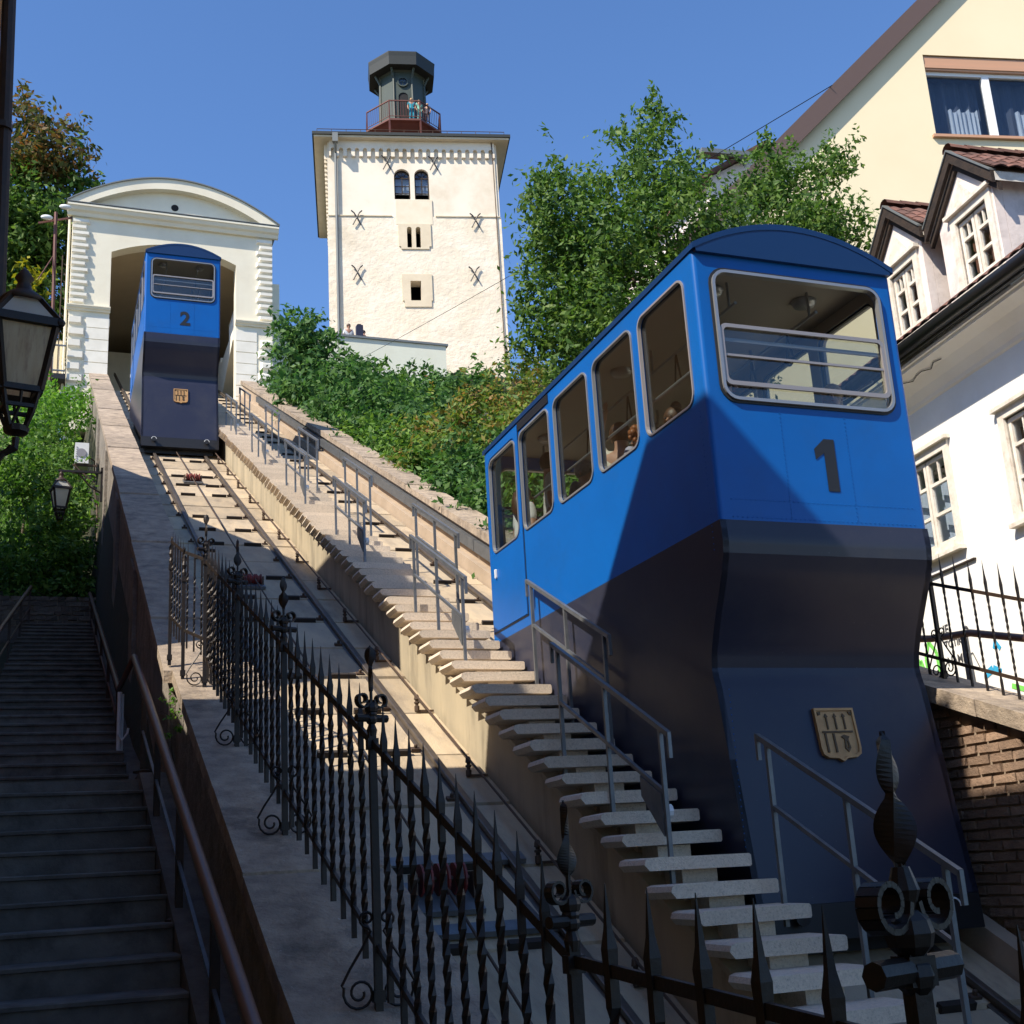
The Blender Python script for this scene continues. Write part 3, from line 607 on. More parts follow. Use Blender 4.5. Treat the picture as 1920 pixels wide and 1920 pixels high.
        for yy in (.75, 1.35, 2.35, 3.3):
            s = MB(); top = P(xr, yy, 5.12); s.bar(top, P(xr, yy-.055, 4.86), .022, .006, (1, 0, 0)); s.bar(top, P(xr, yy+.055, 4.86), .022, .006, (1, 0, 0))
            so_ = s.build('hand_strap', K['black'], gr)
        g = MB()
        for yy in (.75, 1.35, 2.35, 3.3): g.tube([P(xr, yy-.06+.12*i/6, 4.86-.03*sin(pi*i/6)) for i in range(7)], .008, 5)
        g.build('strap_grip', K['chrome'], gr)
    for yy in (1.6, 3.55):
        g = MB(); g.tube([P(.55, yy, 3.0), P(.55, yy, 5.34)], .018, 8); g.build('pole', K['grey_frame'], t)
    # number
    if num == '1':
        g = MB(); h = .42; zb = 3.46; p = [(-.005, 0), (.095, 0), (.095, h), (.005, h), (-.09, h-.085), (-.085, h-.17), (-.005, h-.115)]
        g.plate([(u+.06, zb+v) for u, v in p], [], lambda u, v, w: P(u, -.002-w, v), .003); g.build('number', K['black'], t)
    else:
        cu = bpy.data.curves.new('number', 'FONT'); cu.body = num; cu.size = .5; cu.align_x = 'CENTER'; cu.extrude = .0015; cu.offset = .016
        tmp = bpy.data.objects.new('number', cu); COL.objects.link(tmp); dg = bpy.context.evaluated_depsgraph_get(); me = bpy.data.meshes.new_from_object(tmp.evaluated_get(dg))
        bpy.data.objects.remove(tmp); bpy.data.curves.remove(cu); me.materials.clear(); me.materials.append(K['black']); me.name = 'number'
        inst('number', me, P(.06, -.004, 3.47), t, (pi/2, 0, 0))
    # crest on the sloping apron: shield with gates, towers
    a = V((0, -.245, -1.5)).normalized(); nrm = V((0, a.z, -a.y)).normalized(); C0 = P(.01, .295-.245*.1, 2.0-.15)
    F = lambda u, v, w: C0+V((u, 0, 0))+a*(-v)+nrm*(w+.002)
    sh = [(-.17, 0), (.17, 0), (.17, -.30), (.16, -.345), (.12, -.37), (.04, -.375), (.0, -.40), (-.04, -.375), (-.12, -.37), (-.16, -.345), (-.17, -.30)]
    g = MB(); g.plate(sh, [], F, .02); cr = g.build('crest', K['bronze'], t)
    sc_ = lambda k: [(u*k, -.19+(v+.19)*k) for u, v in sh]
    g = MB(); g.plate(sh, [sc_(.9)], lambda u, v, w: F(u, v, .02+w), .012); g.build('crest_rim', K['bronze'], cr)
    g = MB(); G = lambda u, v, w: F(u, v, .0205+w)
    for u in (-.075, 0, .075):
        g.plate([(u-.006, -.16), (u+.006, -.16), (u+.006, -.07), (u+.016, -.065), (u, -.04), (u-.016, -.065), (u-.006, -.07)], [], G, .008)
    g.plate(rect(-.13, .13, -.185, -.172), [], G, .008)
    for u in (-.11, -.04): g.plate(rect(u-.008, u+.008, -.33, -.19), [], G, .008)
    g.plate([(.02, -.215), (.045, -.2), (.09, -.215), (.075, -.235), (.085, -.30), (.06, -.33), (.035, -.30), (.045, -.235)], [rect(.052, .066, -.3, -.25)], G, .008)
    g.plate([(-.145, -.03), (-.115, -.025), (-.12, -.05), (-.14, -.055)], [], G, .008); g.plate([(.12, -.025), (.15, -.03), (.145, -.055), (.13, -.05)], [], G, .008)
    g.build('crest_relief', K['bronze_dark'], cr)
    # riveted seams
    g = MB()
    for x in (-.30, .28):
        for k in range(26): g.lathe(P(x, -.001, 3.24+.033*k), [(.006, 0), (.004, .004)], 5, (0, -1, 0))
    for k in range(40): g.lathe(P(-.8+.041*k, -.001, 3.36), [(.006, 0), (.004, .004)], 5, (0, -1, 0))
    for k in range(40): g.lathe(P(-.8+.041*k, -.001, 3.225), [(.006, 0), (.004, .004)], 5, (0, -1, 0))
    for zz in range(50): g.lathe(P(-HW-.0, .12, .9+.045*zz if .9+.045*zz < 2.0 else 3.0+.045*(zz-25)), [(.006, 0), (.004, .004)], 5, (-1, 0, 0))
    rv = g.build('rivet_seam', K['blue'], t); rv['kind'] = 'stuff'
    return t
CAR1 = V((5.465, 7.66, along(7.66, RC))); CAR2 = V((2.84, 29.41, along(29.41, RC)))
make_car(CAR1, '1', 'large near blue funicular car numbered 1 on the right track')
make_car(CAR2, '2', 'small distant blue funicular car numbered 2 entering the upper station')
# ================================================================== UPPER STATION
st = thing('upper_station', 'cream upper station with a curved pediment, quoins and a wide arched mouth', 'station', (4, 45, 16))
YF = 45.0
seg = lambda x0, x1, z0, rise, n=18: [(x0+(x1-x0)*i/n, z0+rise*(1-((i/n-.5)*2)**2)) for i in range(n+1)]
op = seg(1.69, 6.34, 23.42, .56)
outer = [(.26, 16.2), (1.69, 16.2)]+op+[(6.34, 17.3), (7.75, 17.3), (7.75, 25.0)]+[(x, z) for x, z in seg(7.75, .26, 25.0, 1.45)][1:-1]+[(.26, 25.0)]
b = MB(); b.plate(outer, [], lambda u, v, w: V((u, YF+w, v)), .55); b.build('front_wall', K['station'], st)
b = MB()
for x0, x1 in ((.26, .7), (7.31, 7.75)): b.box(x0, x1, YF+.551, YF+13, 15.8, 25.0)
b.build('side_wall', K['station'], st)
b = MB()
for x0, x1 in ((.71, .9), (7.11, 7.30)): b.box(x0, x1, YF+.552, YF+12.6, 16.5, 24.9)
b.box(.71, 7.3, YF+12.61, YF+12.9, 16.5, 24.9); b.build('inner_wall', K['inner'], st)
b = MB(); rows = [[V((x, y, z+.02)) for x, z in seg(.9, 7.1, 23.5, .55)] for y in (YF+.5, YF+12.6)]; b.strip(rows); b.build('ceiling', K['inner'], st)
b = MB(); b.box(.9, 1.75, YF+4, YF+12.6, 19.0, 21.3); b.build('platform', K['stone'], st)
b = MB(); b.box(6.3, 7.1, YF+4, YF+12.6, 18.0, 21.2); b.build('platform', K['stone'], st)
b = MB(); b.prism([(6.3, YF+.56, 20.9), (6.3, YF+4, 20.9), (6.3, YF+4, 19.2), (6.3, YF+.56, 20.5)], (.8, 0, 0)); b.build('platform_end', K['stone'], st)
b = MB(); b.prism([(.9, YF+.56, 20.9), (.9, YF+4, 20.9), (.9, YF+4, 19.4), (.9, YF+.56, 20.6)], (.84, 0, 0)); b.build('platform_end', K['stone'], st)
b = MB(); b.box(1.75, 6.3, YF+9, YF+9.3, 18.6, 23.2); bw = b.build('back_wall', K['stone'], st)
b = MB(); b.box(2.4, 2.75, YF+8.95, YF+9.0, 20.2, 20.6); b.box(2.8, 3.5, YF+8.95, YF+9.0, 19.2, 20.5); b.build('service_door', K['dark'], bw)
for x, z0 in ((1.62, 21.1), (6.40, 20.95)):
    b = MB()
    for zz in (z0, z0+.85): b.box(x-.03, x+.03, YF+.57, YF+2.2, zz, zz+.06)
    for yy in np.linspace(YF+.6, YF+2.17, 8): b.box(x-.02, x+.02, yy-.02, yy+.02, z0, z0+.9)
    b.build('railing', K['whitemetal'], st)
# mouldings
def mould(x0, x1, z, h, d, name, m_='station'):
    b = MB(); b.prism([(x0, YF, z), (x0, YF-d*.35, z), (x0, YF-d*.5, z+h*.3), (x0, YF-d*.75, z+h*.45), (x0, YF-d*.9, z+h*.75), (x0, YF-d, z+h*.8), (x0, YF-d, z+h), (x0, YF, z+h+.03)], (x1-x0, 0, 0)); return b.build(name, K[m_], st)
mould(.06, 7.97, 24.72, .42, .34, 'cornice', 'station')
b = MB(); b.box(.04, 7.99, YF-.36, YF, 25.17, 25.2); b.build('cornice_flashing', K['zinc'], st)
po = seg(.02, 8.0, 25.2, 1.45, 24); pi_ = seg(.75, 7.27, 25.2, 1.02, 24)
b = MB(); b.plate(po+pi_[::-1], [], lambda u, v, w: V((u, YF-.30+w, v)), .30); b.build('pediment_arch', K['station'], st)
p2 = seg(.30, 7.72, 25.2, 1.22, 24); b = MB(); b.plate(p2+pi_[::-1], [], lambda u, v, w: V((u, YF-.16+w*.13, v)), 1); 
b = MB(); b.plate(po+[(x, z+.05) for x, z in po[::-1]], [], lambda u, v, w: V((u, YF-.36+w, v)), 13.5); b.build('roof', K['zinc'], st)
b = MB(); b.lathe((3.98, YF-.012, 25.60), [(0, 0), (.14, 0), (.14, .03), (0, .03)], 20, (0, 1, 0), caps=False); b.build('oculus', K['dark'], st)
for x0, x1 in ((.18, 1.72), (6.31, 7.86)): mould(x0, x1, 20.86, .2, .18, 'ledge', 'station')
# quoins and rusticated blocks
def quoin(x0, x1, z, h):
    b = MB(); e = .05; d = .12
    b.add([(x0, YF-.001, z), (x1, YF-.001, z), (x1, YF-.001, z+h), (x0, YF-.001, z+h), (x0, YF-d, z+e), (x1-e, YF-d, z+e), (x1-e, YF-d, z+h-e), (x0, YF-d, z+h-e)],
          [(4, 5, 6, 7), (0, 1, 5, 4), (1, 2, 6, 5), (2, 3, 7, 6), (3, 0, 4, 7), (0, 1, 2, 3)]); b.build('quoin', K['stone'], st, loc=((x0+x1)/2, YF, z))
n = 14; h = (24.66-21.12)/n
for i in range(n):
    w = .62 if i % 2 else .52; quoin(.28, .28+w, 21.12+i*h+.02, h-.04)
    bq = 7.73; b = MB(); e = .05; d = .12; z = 21.12+i*h+.02; hh = h-.04; x0 = bq-w
    b.add([(x0, YF-.001, z), (bq, YF-.001, z), (bq, YF-.001, z+hh), (x0, YF-.001, z+hh), (x0+e, YF-d, z+e), (bq, YF-d, z+e), (bq, YF-d, z+hh-e), (x0+e, YF-d, z+hh-e)],
          [(4, 5, 6, 7), (0, 1, 5, 4), (1, 2, 6, 5), (2, 3, 7, 6), (3, 0, 4, 7), (0, 1, 2, 3)]); b.build('quoin', K['stone'], st, loc=(bq, YF, z))
for i in range(7):
    z = 20.3-i*.46; w = .56 if i % 2 else .46
    quoin(.28, .28+w, z, .34)
    b = MB(); b.add([(7.73-w, YF-.001, z-.3), (7.73, YF-.001, z-.3), (7.73, YF-.001, z+.04), (7.73-w, YF-.001, z+.04), (7.73-w+.08, YF-.13, z-.22), (7.73, YF-.13, z-.22), (7.73, YF-.13, z-.04), (7.73-w+.08, YF-.13, z-.04)],
          [(4, 5, 6, 7), (0, 1, 5, 4), (1, 2, 6, 5), (2, 3, 7, 6), (3, 0, 4, 7), (0, 1, 2, 3)]); b.build('quoin', K['stone'], st, loc=(7.7, YF, z))
    for x0, x1 in ((.87, 1.685), (6.345, 7.14)):
        b = MB(); b.box(x0, x1, YF-.03, YF-.001, z-.04-.02, z+.40-.03); b.build('block', K['stone'], st, loc=(x0, YF, z))
b = MB(); b.tube([(.16, YF+.2, 24.7), (.16, YF+.2, 16.5)], .05, 8); b.tube([(.05, YF-.02, 25.15), (.16, YF+.2, 24.7)], .05, 8); b.build('downpipe', K['station'], st)
b = MB()
for k in range(9): b.bar((.0, YF+.35, 22.9-.35*k), (.26, YF+.3, 22.7-.35*k-.18*(k % 2)), .03)
b.box(-.06, -.02, YF+.3, YF+.36, 18, 23.2); b.build('iron_ladder', K['rust'], st)
# pavilion wing with a balcony on the left, mostly hidden behind the lamp
b = MB(); b.box(-3.2, .1, YF+.9, YF+8, 16.2, 20.0); wing = b.build('wing', K['cream'], st)
b = MB(); b.box(-2.2, .24, YF-.3, YF+.8, 18.0, 18.2); b.build('balcony_slab', K['black'], st)
b = MB()
for k in range(12): b.box(-2.2+k*.2-.012, -2.2+k*.2+.012, YF-.28, YF-.25, 18.2, 19.3)
for z in (18.3, 19.28): b.box(-2.2, .22, YF-.29, YF-.24, z, z+.05)
b.build('balcony_rail', K['galv'], st)
# ================================================================== TERRACE WALL
tw = thing('terrace_wall', 'pale greenish terrace wall with a grey cap in front of the old tower', 'wall', (12, 50, 19))
b = MB(); b.box(7.80, 16.45, 50, 50.4, 16.5, 23.12); b.build('wall_body', K['terrace'], tw)
b = MB(); b.box(7.7, 16.55, 49.92, 50.46, 23.12, 23.22); b.build('cap', K['zinc'], tw)
b = MB(); b.box(7.8, 8.2, 46, 49.9, 16, 23.3); b.build('return_wall', K['terrace'], tw)
# ================================================================== OLD TOWER
A0 = R(13.2); TX = V((cos(A0), -sin(A0), 0)); TY = V((sin(A0), cos(A0), 0)); TO = V((12.40, 55.61, 0))
t_ = lambda a, b_, z: TO+TX*a+TY*b_+V((0, 0, z))
to = thing('stone_tower', 'whitewashed medieval stone tower with iron cross anchors and a green lantern room', 'tower', TO+V((0, 0, 23)))
TWD = 8.72
holes = [arch(3.36, 4.18, 33.25, 35.0), arch(4.40, 5.15, 33.25, 35.0)]
b = MB(); b.plate(rect(0, TWD, 32.25, 36.55), holes, lambda u, v, w: t_(u, w, v), .6); b.build('upper_wall', K['towerw'], to)
holes = [arch(3.92, 4.16, 30.48, 31.64, 8), arch(4.36, 4.61, 30.48, 31.64, 8), rect(4.0, 4.53, 27.56, 28.63)]
b = MB(); b.plate(rect(-.04, TWD+.04, 21.5, 32.25), holes, lambda u, v, w: t_(u, w-.04, v), .64); b.build('lower_wall', K['towerr'], to)
b = MB()
b.plate(rect(.6, 9.6, 21.5, 36.55), [], lambda u, v, w: t_(w, u, v), .6); b.plate(rect(.6, 9.6, 21.5, 36.55), [], lambda u, v, w: t_(TWD-w, u, v), .6); b.plate(rect(.6, TWD-.6, 21.5, 36.55), [], lambda u, v, w: t_(u, 9.0+w, v), .6)
b.build('side_wall', K['towerw'], to)
b = MB(); b.plate(rect(.61, TWD-.61, 22, 36.5), [], lambda u, v, w: t_(u, 1.9+w, v), .2); b.build('dark_interior', K['dark'], to)
# dressed window surrounds
b = MB(); b.plate([(3.49, 30.55), (3.60, 30.55), (3.60, 30.40), (5.02, 30.40), (5.02, 30.55), (5.13, 30.55), (5.13, 31.80), (3.49, 31.80)], [arch(3.92, 4.16, 30.48, 31.64, 8), arch(4.36, 4.61, 30.48, 31.64, 8)], lambda u, v, w: t_(u, w-.10, v), .05); b.build('window_surround', K['dressed'], to)
b = MB(); b.plate([(3.58, 27.55), (3.68, 27.55), (3.68, 27.22), (5.02, 27.22), (5.02, 27.55), (5.08, 27.55), (5.08, 29.0), (3.58, 29.0)], [rect(4.0, 4.53, 27.56, 28.63)], lambda u, v, w: t_(u, w-.10, v), .05); b.build('window_surround', K['dressed'], to)
b = MB(); b.plate(rect(3.4, 5.25, 31.8, 33.2), [], lambda u, v, w: t_(u, w-.055, v), .05); b.build('patched_render', mat('patched_render', (.76, .67, .53), (.7, .6, .45), 1.5, .95), to)
b = MB()
for a0, a1 in ((.0, 3.2), (5.4, 8.7)): b.plate(rect(a0, a1, 32.24, 32.29), [], lambda u, v, w: t_(u, w-.09, v), .08)
b.build('string_course', K['dressed'], to)
# twin arched windows: wooden frames with glazing bars and open leaves
for k, (a0, a1) in enumerate(((3.36, 4.18), (4.40, 5.15))):
    c = (a0+a1)/2; b = MB(); b.plate(arch(a0, a1, 33.25, 35.0), [arch(a0+.06, a1-.06, 33.31, 34.94)], lambda u, v, w: t_(u, .16+w, v), .08); wf = b.build('window_frame', K['barge'], to)
    b = MB(); F2 = lambda u0, u1, v0, v1: b.plate(rect(u0, u1, v0, v1), [], lambda u, v, w: t_(u, .17+w, v), .05)
    F2(c-.025, c+.025, 33.7 if k == 0 else 33.65, 34.55); F2(a0+.05, a1-.05, 34.52, 34.58); F2(a0+.05, a1-.05, 34.08, 34.11); F2(a0+.05, a1-.05, 33.66, 33.70)
    for ang in (45, 90, 135): b.bar(t_(c, .19, 34.58), t_(c+.36*cos(R(ang)), .19, 34.58+.36*sin(R(ang))), .03)
    b.build('glazing_bar', K['barge'], wf)
    b = MB(); b.plate(rect(a0+.05, a1-.05, 33.7, 34.6), [], lambda u, v, w: t_(u, .32+w, v), .02); b.build('pane_reflection', K['curtain'], wf)  # pale sheet standing in for the grey reflection in the panes
    b = MB(); b.plate([p for p in arch(a0+.05, a1-.05, 33.7, 34.95)], [], lambda u, v, w: t_(u, .2+w, v), .01); b.build('pane', K['pane'], wf)
# iron cross anchors
cm_ = MB()
for s_ in (-1, 1):
    pts = [t_(s_*(-.20+.06*abs(k-3)/3*0+.40*k/6-.0)+(0), -.05-.02*sin(pi*k/6), .40-.80*k/6)-TO for k in range(7)]
    pts[0] = pts[0]+TX*(-.07*s_); cm_.tube(pts, .035, 6)
cm_ = cm_.mesh('wall_anchor', K['black'])
for a, z in ((3.02, 35.3), (5.42, 35.3), (1.42, 32.1), (7.42, 32.0), (1.38, 29.05), (7.22, 29.0)): inst('wall_anchor', cm_, t_(a, -.06 if z > 32.6 else -.1, z), to)
# arched corbel frieze, front and left
def frieze(L, fn):
    n = int(L/.40); w = L/n; pts = [(0, 36.5)]
    for i in range(n):
        a = i*w; r = w*.27; pts += [(a, 35.62), (a+w*.23, 35.62)]+[(a+w/2-r*cos(pi*k/6), 35.98+r*sin(pi*k/6)) for k in range(7)]+[(a+w*.77, 35.62)]
    pts += [(L, 35.62), (L, 36.5)]; b = MB(); b.plate(pts, [], fn, .16); return b
frieze(8.5, lambda u, v, w: t_(u+.1, -.165+w, v)).build('arch_frieze', K['towerw'], to)
frieze(9.2, lambda u, v, w: t_(-.165+w, u+.2, v)).build('arch_frieze', K['towerw'], to)
# eaves and roof
b = MB(); b.plate(rect(-.66, TWD+.62, -.5, 10.1), [], lambda u, v, w: t_(u, v, 36.5+w), .1); b.build('eaves_soffit', K['dressed'], to)
b = MB(); b.plate(rect(-.74, TWD+.70, -.58, 10.2), [], lambda u, v, w: t_(u, v, 36.605+w), .16); b.build('gutter', K['lanternroof'], to)
CX, CY = TWD/2-.15, 4.9
b = MB(); q = [t_(-.7, -.55, 36.77), t_(TWD+.66, -.55, 36.77), t_(TWD+.66, 10.15, 36.77), t_(-.7, 10.15, 36.77), t_(CX-.9, CY-.9, 38.9), t_(CX+.9, CY-.9, 38.9), t_(CX+.9, CY+.9, 38.9), t_(CX-.9, CY+.9, 38.9)]
b.add(q, [(0, 1, 5, 4), (1, 2, 6, 5), (2, 3, 7, 6), (3, 0, 4, 7), (4, 5, 6, 7), (0, 1, 2, 3)]); rf = b.build('roof', K['tile'], to)
b = MB(); b.tube([t_(-.5, -.1, 37.2), t_(TWD+.45, -.1, 37.2)], .02, 5)
for a in np.linspace(-.5, TWD+.45, 14): b.tube([t_(a, -.1, 36.9), t_(a, -.1, 37.2)], .015, 5)
b.build('snow_guard', K['rust'], rf)
b = MB(); P_ = [(.3, 37.2), (.3, 36.9), (.42, 36.4), (.42, 22)]; b.tube([t_(.42, -.14, z) for z in (36.3, 30, 22)], .07, 8); b.plate(rect(.28, .56, 36.1, 36.6), [], lambda u, v, w: t_(u, -.75+w, v), .25); b.tube([t_(.42, -.6, 36.15), t_(.42, -.2, 35.8)], .06, 8); b.build('downpipe', K['zinc'], to)
b = MB(); b.tube([t_(8.45, -.2, 36.5), t_(8.5, -.1, 35.5), t_(8.55, -.1, 22)], .025, 6); b.build('lightning_wire', K['rust'], to)
# octagonal lantern room
def octa(b, prof, ph=pi/8, n=8):
    vs = []
    for r, z in prof: vs += [t_(CX+r*cos(ph+2*pi*j/n), CY+r*sin(ph+2*pi*j/n), z) for j in range(n)]
    k = len(prof); fs = [(i*n+j, i*n+(j+1) % n, (i+1)*n+(j+1) % n, (i+1)*n+j) for i in range(k-1) for j in range(n)]
    fs += [tuple(range(n)), tuple((k-1)*n+j for j in range(n))]; b.add(vs, fs)
b = MB(); octa(b, [(1.6, 38.4), (1.42, 39.6), (1.38, 39.9), (1.30, 43.4), (1.5, 43.6)]); lr = b.build('lantern_room', K['lantern'], to)
b = MB()
for j in range(8):
    a = pi/8+2*pi*j/8; b.tube([t_(CX+r*cos(a), CY+r*sin(a), z) for r, z in ((1.40, 39.95), (1.33, 43.0), (1.62, 43.5))], .07, 6)
b.build('corner_strip', K['lantern'], lr)
b = MB(); octa(b, [(1.5, 43.58), (1.94, 43.7), (2.02, 44.24), (2.02, 44.30), (1.9, 44.34), (.3, 44.9)]); b.build('lantern_roof', K['lanternroof'], to)
b = MB(); octa(b, [(1.88, 43.5), (1.96, 43.5), (2.0, 44.25), (1.9, 44.25)]); b.build('valance', K['lanternroof'], lr)
apo = 1.36*cos(pi/8)
b = MB(); b.lathe(t_(CX, CY-1.235, 42.72), [(.0, 0), (.27, 0), (.27, .06), (.21, .06), (.21, .03), (0, .03)], 18, -TY, caps=False); rw_ = b.build('round_window', K['pane'], lr)
b = MB(); b.lathe(t_(CX, CY-1.235, 42.72), [(.24, 0), (.31, 0), (.31, .09), (.24, .09)], 18, -TY, caps=False)
b.bar(t_(CX-.24, CY-1.30, 42.72), t_(CX+.24, CY-1.30, 42.72), .03); b.bar(t_(CX, CY-1.30, 42.48), t_(CX, CY-1.30, 42.96), .03); b.build('window_ring', K['lantern'], rw_)
b = MB(); b.plate(arch(CX-.34, CX+.34, 39.95, 42.05), [arch(CX-.27, CX+.27, 40.1, 41.98)], lambda u, v, w: t_(u, CY-1.38+w, v), .08); ld = b.build('arched_door', K['lantern'], lr)
b = MB(); b.plate(arch(CX-.27, CX+.27, 40.1, 41.98), [], lambda u, v, w: t_(u, CY-1.335+w, v), .02); b.build('door_panel', K['dark'], ld)
# balcony round the lantern
b = MB(); octa(b, [(1.2, 39.2), (2.05, 39.70), (2.25, 39.76), (2.25, 39.87), (1.2, 39.88)]); b.build('balcony_deck', K['redbrown'], to)
for j in range(8):
    a = pi/8+2*pi*j/8; b = MB(); b.bar(t_(CX+2.2*cos(a), CY+2.2*sin(a), 39.75), t_(CX+2.2*cos(a), CY+2.2*sin(a), 38.0), .08); b.build('balcony_strut', K['redbrown'], to)
b = MB(); ring = [t_(CX+2.2*cos(pi/8+2*pi*j/8), CY+2.2*sin(pi/8+2*pi*j/8), 0) for j in range(8)]
for j in range(8):
    p, q = ring[j], ring[(j+1) % 8]
    b.bar(p+V((0, 0, 41.0)), q+V((0, 0, 41.0)), .06); b.bar(p+V((0, 0, 40.03)), q+V((0, 0, 40.03)), .03); b.bar(p+V((0, 0, 39.85)), p+V((0, 0, 41.02)), .06)
    for k in range(1, 11): x = p.lerp(q, k/11); b.bar(x+V((0, 0, 40.03)), x+V((0, 0, 41.0)), .018)
b.build('balcony_rail', K['redbrown'], to)
# ================================================================== CREAM HOUSE (gable behind)
H2 = R(12); CXv = V((cos(H2), -sin(H2), 0)); CYv = V((sin(H2), cos(H2), 0)); CO = V((16.583, 17.768, 0))
c_ = lambda a, b_, z: CO+CXv*a+CYv*b_+V((0, 0, z))
ch = thing('cream_house', 'tall cream gabled house with a brown verge and a wide attic window', 'house', CO+V((0, 0, 3)))
vz = lambda a: 17.09+a*.994
gab = [(-5.2, 1.5), (12, 1.5), (12, vz(5.3)-6.7), (5.3, vz(5.3)-.3), (-5.2, vz(-5.2)-.3)]
b = MB(); b.plate(gab, [rect(-.05, 3.0, 13.9, 15.82)], lambda u, v, w: c_(u, w, v), .4); b.build('gable_wall', K['cream'], ch)
b = MB(); b.plate([(.4, 1.5), (14, 1.5), (14, vz(-5.2)-.3), (.4, vz(-5.2)-.3)], [], lambda u, v, w: c_(-5.2+w, u, v), .4); b.plate(rect(-4.8, 12, 1.5, vz(-5.2)), [], lambda u, v, w: c_(u, 13.6+w, v), .4); b.build('side_wall', K['cream'], ch)
b = MB()
p0, p1 = (-5.9, vz(-5.9)), (5.3, vz(5.3)); b.plate([p0, p1, (p1[0], p1[1]-.50), (p0[0], p0[1]-.50)], [], lambda u, v, w: c_(u, -.17+w, v), .05); b.plate([p1, (12.5, p1[1]-7.2), (12.5, p1[1]-7.5), (p1[0], p1[1]-.3)], [], lambda u, v, w: c_(u, -.17+w, v), .05); b.build('verge_board', K['brownroof'], ch)
b = MB(); b.plate([p0, p1, (p1[0], p1[1]-.14), (p0[0], p0[1]-.14)], [], lambda u, v, w: c_(u, -.11+w, v), 14.3); b.plate([p1, (12.5, p1[1]-7.2), (12.5, p1[1]-7.34), (p1[0], p1[1]-.14)], [], lambda u, v, w: c_(u, -.11+w, v), 14.3); b.build('roof', K['brownroof'], ch)
wnd = thing('attic_window', '', '')
bpy.data.objects.remove(wnd)
b = MB(); b.plate(rect(-.04, 2.99, 15.48, 15.80), [], lambda u, v, w: c_(u, .03+w, v), .2); b.plate(rect(-.04, 2.99, 15.52, 15.60), [], lambda u, v, w: c_(u, .01+w, v), .02); sb = b.build('shutter_box', K['shutter'], ch)
b = MB(); b.plate(rect(-.04, 2.99, 13.91, 15.48), [rect(.0, 1.24, 13.96, 15.40), rect(1.40, 2.9, 13.96, 15.40)], lambda u, v, w: c_(u, .10+w, v), .08); wf = b.build('window_frame', K['whitepaint'], ch)
for a0, a1 in ((.0, 1.24), (1.40, 2.9)):
    b = MB(); b.plate(rect(a0, a1, 13.96, 15.40), [], lambda u, v, w: c_(u, .15+w, v), .01); b.build('pane', K['pane'], wf)
    b = MB(); n = 22; w0 = a0+.38*(a1-a0)
    rows = [[c_(w0+(a1-.12-w0)*i/n, .30+.03*sin(i*1.9), z) for i in range(n+1)] for z in (13.95, 14.70+.0)]
    b.strip([rows[0], [p+V((0, 0, .04*sin(i*.9))) for i, p in enumerate(rows[1])]]); b.build('net_curtain', K['curtain'], wf, recalc=False)
    b = MB(); b.strip([[c_(a0+(a1-a0)*i/n, .40+.04*sin(i*1.3), z) for i in range(n+1)] for z in (13.93, 15.45)]); b.build('drape', K['darkcurtain'], wf, recalc=False)
b = MB(); b.plate(rect(-.14, 3.05, 13.84, 13.90), [], lambda u, v, w: c_(u, -.08+w, v), .2); b.build('window_sill', K['shutter'], ch)
# ================================================================== WHITE HOUSE WITH DORMERS
H3 = R(6.6); HS = V((sin(H3), cos(H3), 0)); HN = V((-cos(H3), sin(H3), 0)); HO = V((10.593, 12.458, 0))
h_ = lambda s, o, z: HO+HS*s+HN*o+V((0, 0, z))      # s along the facade going away, o out of the facade
wh = thing('white_house', 'old white house with two peeling dormers above a black gutter', 'house', HO+V((0, 0, 0)))
WN = [(-.33, .66, 3.66, 4.83), (-2.63, -1.60, 3.62, 4.77)]
holes = [rect(a, c, d, e) for a, c, d, e in WN]
b = MB(); b.plate(rect(-7, 1.6, .2, 5.62), holes, lambda u, v, w: h_(u, -w, v), .4); b.build('facade', K['whitewall'], wh)
b = MB(); b.plate(rect(-6, -.4, .2, 5.6), [], lambda u, v, w: h_(1.2+w, u, v), .4); b.build('end_wall', K['whitewall'], wh)
cov = [(0, 5.53), (.03, 5.55), (.05, 5.59), (.14, 5.68), (.26, 5.77), (.42, 5.84), (.42, 5.88), (.46, 5.88), (.46, 5.92), (0, 5.92)]
b = MB(); b.plate(cov, [], lambda u, v, w: h_(-7+w, u, v), 8.9); b.build('cove_cornice', K['whitewall'], wh)
b = MB(); b.tube([h_(-7, .60, 5.96), h_(1.9, .60, 6.06)], .085, 10); gu = b.build('gutter', K['gutter'], wh, smooth=True)
b = MB()
b.bar(h_(-7, .49, 5.93), h_(1.9, .49, 6.0), .05, .06); b.build('gutter_flashing', K['galv'], gu)
RFZ = lambda o: 6.03+(.55-o)*.80 if o > -.42 else 6.806+(-.42-o)*1.1
b = MB(); b.plate([(.55, 6.03), (-.42, RFZ(-.42)), (-4.2, RFZ(-4.2)), (-4.2, RFZ(-4.2)-.15), (-.42, RFZ(-.42)-.12), (.5, 5.93)], [], lambda u, v, w: h_(-7+w, u, v), 8.9); b.build('roof', K['gutter'], wh)
b = MB(); b.plate([(-4.2, RFZ(-4.2)), (-8, RFZ(-4.2)-4), (-8, RFZ(-4.2)-4.15), (-4.2, RFZ(-4.2)-.15)], [], lambda u, v, w: h_(-7+w, u, v), 8.9); b.build('roof_back', K['tile'], wh)
tmesh = []
